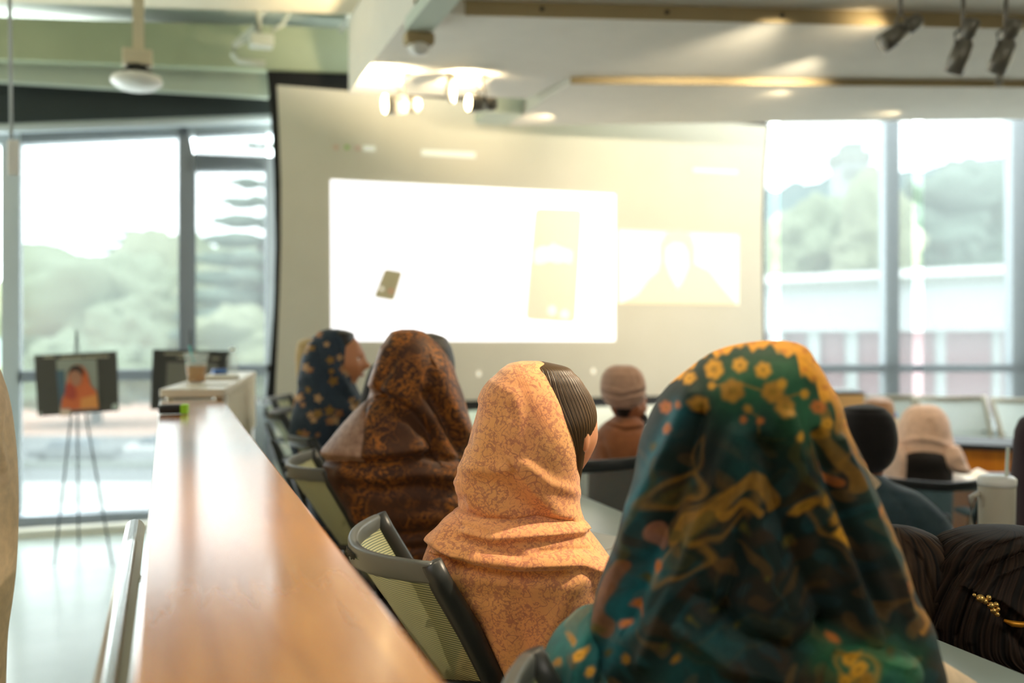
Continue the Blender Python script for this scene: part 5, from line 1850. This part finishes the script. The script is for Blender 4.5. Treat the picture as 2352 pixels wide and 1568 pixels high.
def crown(name, px, py, r, d, m, parent, seed, sq=1., sub=4):
    rnd = random.Random(seed)
    bm = bmesh.new()
    n = 9
    cc_ = P(px, py, d)
    for i in range(n):
        rr = r * rnd.uniform(.45, .7)
        off = Vector((rnd.uniform(-.6, .6), rnd.uniform(-.4, .4), rnd.uniform(-.5, .6) * sq)) * r
        bmesh.ops.create_icosphere(bm, subdivisions=sub, radius=rr, matrix=Matrix.Translation(cc_ + off) @ Matrix.Diagonal((1, 1, sq, 1)))
    from mathutils import noise as mn
    for v in bm.verts:
        k = mn.noise(v.co * (2.2 / r) + Vector((seed, 0, 0))) + .6 * mn.noise(v.co * (6 / r))
        v.co += (v.co - cc_).normalized() * k * r * .28
    me = bpy.data.meshes.new(name); bm.to_mesh(me); bm.free()
    return link(name, me, m, parent, True, True)


def tree(px, py, r, d, m, label, seed, sq=1., group='trees beyond the left window', pine=False):
    g = G(px, d, GZ)
    t = tag(empty('tree', g), label, 'tree', group)
    top = P(px, py, d)
    MB().tube([g, top], [r * .1, r * .05], 10).build('trunk', M['out_trunk'], t, True)
    if pine:
        # layered conifer tiers with gaps
        rnd = random.Random(seed)
        mb = MB()
        H = top.z + r - 2.
        for k in range(11):
            z = top.z + r * (1 - k / 5.5)
            rad = r * (.18 + .075 * k)
            for j in range(6):
                a = j * PI / 3 + rnd.uniform(-.4, .4)
                e = Vector((top.x + math.cos(a) * rad, top.y + math.sin(a) * rad, z - rad * .22))
                mb.ell((Vector((top.x, top.y, z)) + e) / 2, (rad * .55, rad * .22, rad * .12), 10, 6, Matrix.Rotation(a, 3, 'Z'))
        mb.build('crown', m, t, True)
    else:
        crown('crown', px, py, r, d, m, t, seed, sq)


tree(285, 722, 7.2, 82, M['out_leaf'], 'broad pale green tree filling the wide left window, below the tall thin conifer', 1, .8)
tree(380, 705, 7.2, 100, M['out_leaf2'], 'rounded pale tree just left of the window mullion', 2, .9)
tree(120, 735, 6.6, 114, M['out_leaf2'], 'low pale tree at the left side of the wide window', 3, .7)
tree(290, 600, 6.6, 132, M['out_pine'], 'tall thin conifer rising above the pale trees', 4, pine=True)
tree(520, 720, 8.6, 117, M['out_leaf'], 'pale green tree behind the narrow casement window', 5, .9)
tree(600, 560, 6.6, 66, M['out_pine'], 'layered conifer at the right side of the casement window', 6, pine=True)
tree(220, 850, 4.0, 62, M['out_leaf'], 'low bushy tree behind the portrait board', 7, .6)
tree(600, 800, 3.6, 56, M['out_leaf2'], 'low pale bush at the foot of the casement window', 8, .6)


def building(label, px0, px1, py0, py1, d, dep, m, roof, cols=0, group=None):
    t = tag(empty('building', G((px0 + px1) / 2, d, GZ)), label, 'building', group)
    outbox(px0, px1, py0, py1, d, dep, 'wall', m, t)
    return t


t = building('low pink-roofed house among the trees beyond the left window', 60, 300, 742, 860, 148, 5, M['out_pink'], None)
outbox(50, 310, 715, 742, 147, 7, 'roof', M['out_white'], t)
t = building('small brick building behind the casement window', 470, 640, 690, 850, 136, 5, M['out_brick'], None)
outbox(462, 648, 676, 692, 135, 7, 'roof', M['out_pink'], t)

# right side: colonnaded white hall, hill and tower
t = tag(empty('colonnade_hall', G(2100, 34, GZ)), 'long white building with tall columns and dark openings beyond the right window', 'building')
mb = MB()
mb.slab([P(1640, 668, 36), P(3000, 612, 27), P(3000, 756, 27), P(1640, 762, 36)], FH * 4)
mb.build('upper_wall', M['out_wall'], t)
mb = MB()
mb.slab([P(1600, 640, 35.6), P(3000, 575, 26.5), P(3000, 598, 26.5), P(1600, 656, 35.6)], FH * 5)
mb.build('roof_edge', M['out_white'], t)
mb = MB()
mb.slab([P(1600, 656, 35.8), P(3000, 598, 26.8), P(3000, 616, 26.8), P(1600, 672, 35.8)], FH * 4)
mb.build('cornice', M['out_roof'], t)
mb = MB()
mb.slab([P(1640, 758, 36.6), P(3000, 752, 27.6), P(3000, 1060, 27.6), P(1640, 1000, 36.6)], FH * 1)
mb.build('recessed_glazing', M['out_pane'], t)
for px in (1785, 1868, 1955, 2040, 2160, 2290, 2420):
    dd = 36 + (27 - 36) * (px - 1640) / 1360
    wd = 15
    mb = MB()
    mb.slab([P(px - wd / 2, 752, dd - .1), P(px + wd, 752, dd - .1), P(px + wd, 1060, dd - .1), P(px - wd / 2, 1060, dd - .1)], FH * .6)
    mb.build('column', M['out_wall'], t)


def ridge(name, pts, d, dep, m, label, cat='hill'):
    mb = MB()
    mb.slab([P(x, y, d) for x, y in pts], FH * dep)
    o = mb.build(name, m)
    return o


from mathutils import noise as mn


def hill(name, pts, d0_, d1_, m, seed):
    """a wooded hillside: silhouette heights by pixel column, rising from d0 to d1"""
    xs = [float(q) for q in np.linspace(pts[0][0], pts[-1][0], 90)]
    ys = [float(q) for q in np.interp(xs, [p[0] for p in pts], [p[1] for p in pts])]
    vs, fs = [], []
    nz = 24
    for j in range(nz + 1):
        v = j / nz
        d = d0_ + (d1_ - d0_) * v
        for i, x in enumerate(xs):
            top = P(x, ys[i], d1_).z
            g = G(x, d, 0)
            z = GZ + (top - GZ) * (sm(v))
            nn = mn.noise(Vector((g.x * .18 + seed, g.y * .18, 0))) * 1.6 + mn.noise(Vector((g.x * .5, g.y * .5, seed))) * 1.
            vs.append((g.x, g.y, z + nn * (.3 + .7 * v)))
    n = len(xs)
    for j in range(nz):
        for i in range(n - 1):
            fs.append((j * n + i, j * n + i + 1, (j + 1) * n + i + 1, (j + 1) * n + i))
    k = len(vs)
    o = MB().add(vs, fs).build(name, m, None, True)
    return struct(o)


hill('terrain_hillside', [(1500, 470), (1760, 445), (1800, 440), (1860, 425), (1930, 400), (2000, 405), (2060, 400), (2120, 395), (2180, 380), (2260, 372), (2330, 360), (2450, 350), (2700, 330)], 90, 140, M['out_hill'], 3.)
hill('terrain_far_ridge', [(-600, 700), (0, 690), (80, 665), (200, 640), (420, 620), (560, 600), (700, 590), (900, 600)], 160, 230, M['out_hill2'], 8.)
t = tag(empty('campus_tower', G(1965, 85, GZ)), 'tall pale tower rising through the trees beyond the right window', 'tower')
outbox(1932, 1998, 372, 760, 85, 3, 'shaft', M['out_wall'], t)
outbox(1928, 2002, 345, 372, 84.8, 3.4, 'belfry', M['out_roof'], t)
outbox(1945, 1985, 325, 345, 85.3, 2.4, 'cap', M['out_roof'], t)
for k in range(3):
    outbox(1940 + k * 20, 1952 + k * 20, 385, 410, 84.7, .3, 'opening', M['out_roof'], t)
GT = 'trees beyond the right window'
tree(1850, 570, 3.6, 56, M['out_leaf'], 'rounded tree left of the pale tower, beyond the right window', 11, 1., GT)
tree(1985, 560, 2.0, 50, M['out_leaf2'], 'narrow conifer in front of the pale tower', 12, 2.0, GT)
tree(2200, 520, 4.6, 60, M['out_pine'], 'dark wide tree beyond the right window, right of the bright slit', 13, .8, GT)
tree(2310, 500, 5.2, 76, M['out_pine'], 'dark tree near the right picture edge, under the hill', 14, .8, GT)

# ------------------------------------------------------------------ light
w = bpy.data.worlds.new('world')
S.world = w
w.use_nodes = True
nt = w.node_tree
bg = nt.nodes['Background']
sky = nt.nodes.new('ShaderNodeTexSky')
sky.sky_type = 'HOSEK_WILKIE'
sky.turbidity = 8
sky.sun_direction = (.2, -.5, .8)
mx = nt.nodes.new('ShaderNodeMix'); mx.data_type = 'RGBA'
mx.inputs[0].default_value = .93
mx.inputs[7].default_value = (.92, .97, 1, 1)
nt.links.new(sky.outputs[0], mx.inputs[6])
nt.links.new(mx.outputs[2], bg.inputs[0])
bg.inputs[1].default_value = 9.5


def aim(o, tgt):
    o.rotation_euler = (Vector(tgt) - o.location).to_track_quat('-Z', 'Y').to_euler()


def spot(name, loc, tgt, e, size, col=(1, .80, .52), blend_=.6, rad=.04):
    l = bpy.data.lights.new(name, 'SPOT')
    l.energy = e; l.spot_size = math.radians(size); l.spot_blend = blend_; l.color = col; l.shadow_soft_size = rad
    o = bpy.data.objects.new(name, l); COL.objects.link(o)
    o.location = loc; aim(o, tgt)
    return o


def area(name, loc, tgt, e, sx, sy, col=(1, .93, .82)):
    l = bpy.data.lights.new(name, 'AREA')
    l.shape = 'RECTANGLE'; l.size = sx; l.size_y = sy; l.energy = e; l.color = col
    o = bpy.data.objects.new(name, l); COL.objects.link(o)
    o.location = loc; aim(o, tgt)
    return o


peach = P(1215, 1100, 1.9)
spot('spot_row', (2.05, 1.6, 2.95), peach, 330, 34, (1, .82, .58), rad=.05)
spot('spot_row_front', (1.35, 1.75, 3.0), P(1760, 800, 1.36), 90, 34, rad=.05)
spot('spot_brown', (1.9, 2.75, 3.0), P(960, 950, 3.05), 170, 36, rad=.05)
spot('spot_ledge', (.5, 1.6, 3.0), (.1, 1.25, 1.2), 60, 60, rad=.05, blend_=1)
spot('spot_middle', (2.6, 3.4, 3.0), P(1430, 900, 4.2), 60, 45, rad=.05)
spot('spot_pink', (3.4, 3.6, 3.0), P(2120, 960, 5.4), 80, 45, rad=.05)
spot('spot_counter', (4.6, 4.2, 3.0), P(2270, 1060, 6.5), 120, 60, rad=.05)
spot('spot_screen', (3.0, 4.2, 3.0), SY(1330, 600), 210, 68, (1, .86, .64), rad=.05, blend_=1)
spot('spot_screen_right', (3.6, 4.8, 3.0), SY(1560, 520), 130, 68, (1, .86, .64), rad=.05, blend_=1)
# beams grazing the ceiling panels
spot('beam_left', P(866, 232, 6.15), PZ(878, 168, zB), 60, 130, rad=.02, blend_=.6)
spot('beam_cross', P(1056, 238, 6.2), P(922, 240, 6.25), 60, 30, rad=.03)
spot('beam_right', P(1060, 232, 6.2), PZ(1068, 180, zB), 50, 120, rad=.02, blend_=.6)
spot('beam_c1', PZ(1240, 262, zC) + Vector((.12, -.05, -.10)), PZ(1215, 274, zC), 6, 90, rad=.02, blend_=1)
spot('beam_c2', PZ(1770, 214, zC) + Vector((.05, -.1, -.10)), PZ(1785, 216, zC), 1.6, 100, rad=.02, blend_=1)
spot('beam_c3', PZ(2040, 262, zC) + Vector((.05, -.1, -.10)), PZ(2030, 262, zC), 1.8, 100, rad=.02, blend_=1)
spot('beam_streak', PZ(2040, 40, zB) + Vector((.03, -.06, -.10)), PZ(1900, 85, zB), 9, 80, rad=.02, blend_=1)
area('ceiling_fill', (2.2, -1.0, 3.05), (2.4, 2.5, .8), 46, 2.4, 1.6)  # unseen fill added behind the camera to lift the room
area('ceiling_fill_left', (-1.6, 1.0, 3.5), (-1.6, 3.0, 0), 26, 1.4, 1.4, (.95, .97, 1))  # second unseen fill, added to brighten the left side

S.view_settings.view_transform = 'Standard'
S.view_settings.look = 'None'
S.view_settings.exposure = .08
S.view_settings.gamma = 1
S.view_settings.use_curve_mapping = False
S.cycles.use_denoising = True
S.cycles.max_bounces = 8
S.cycles.transparent_max_bounces = 24
S.cycles.sample_clamp_indirect = 8
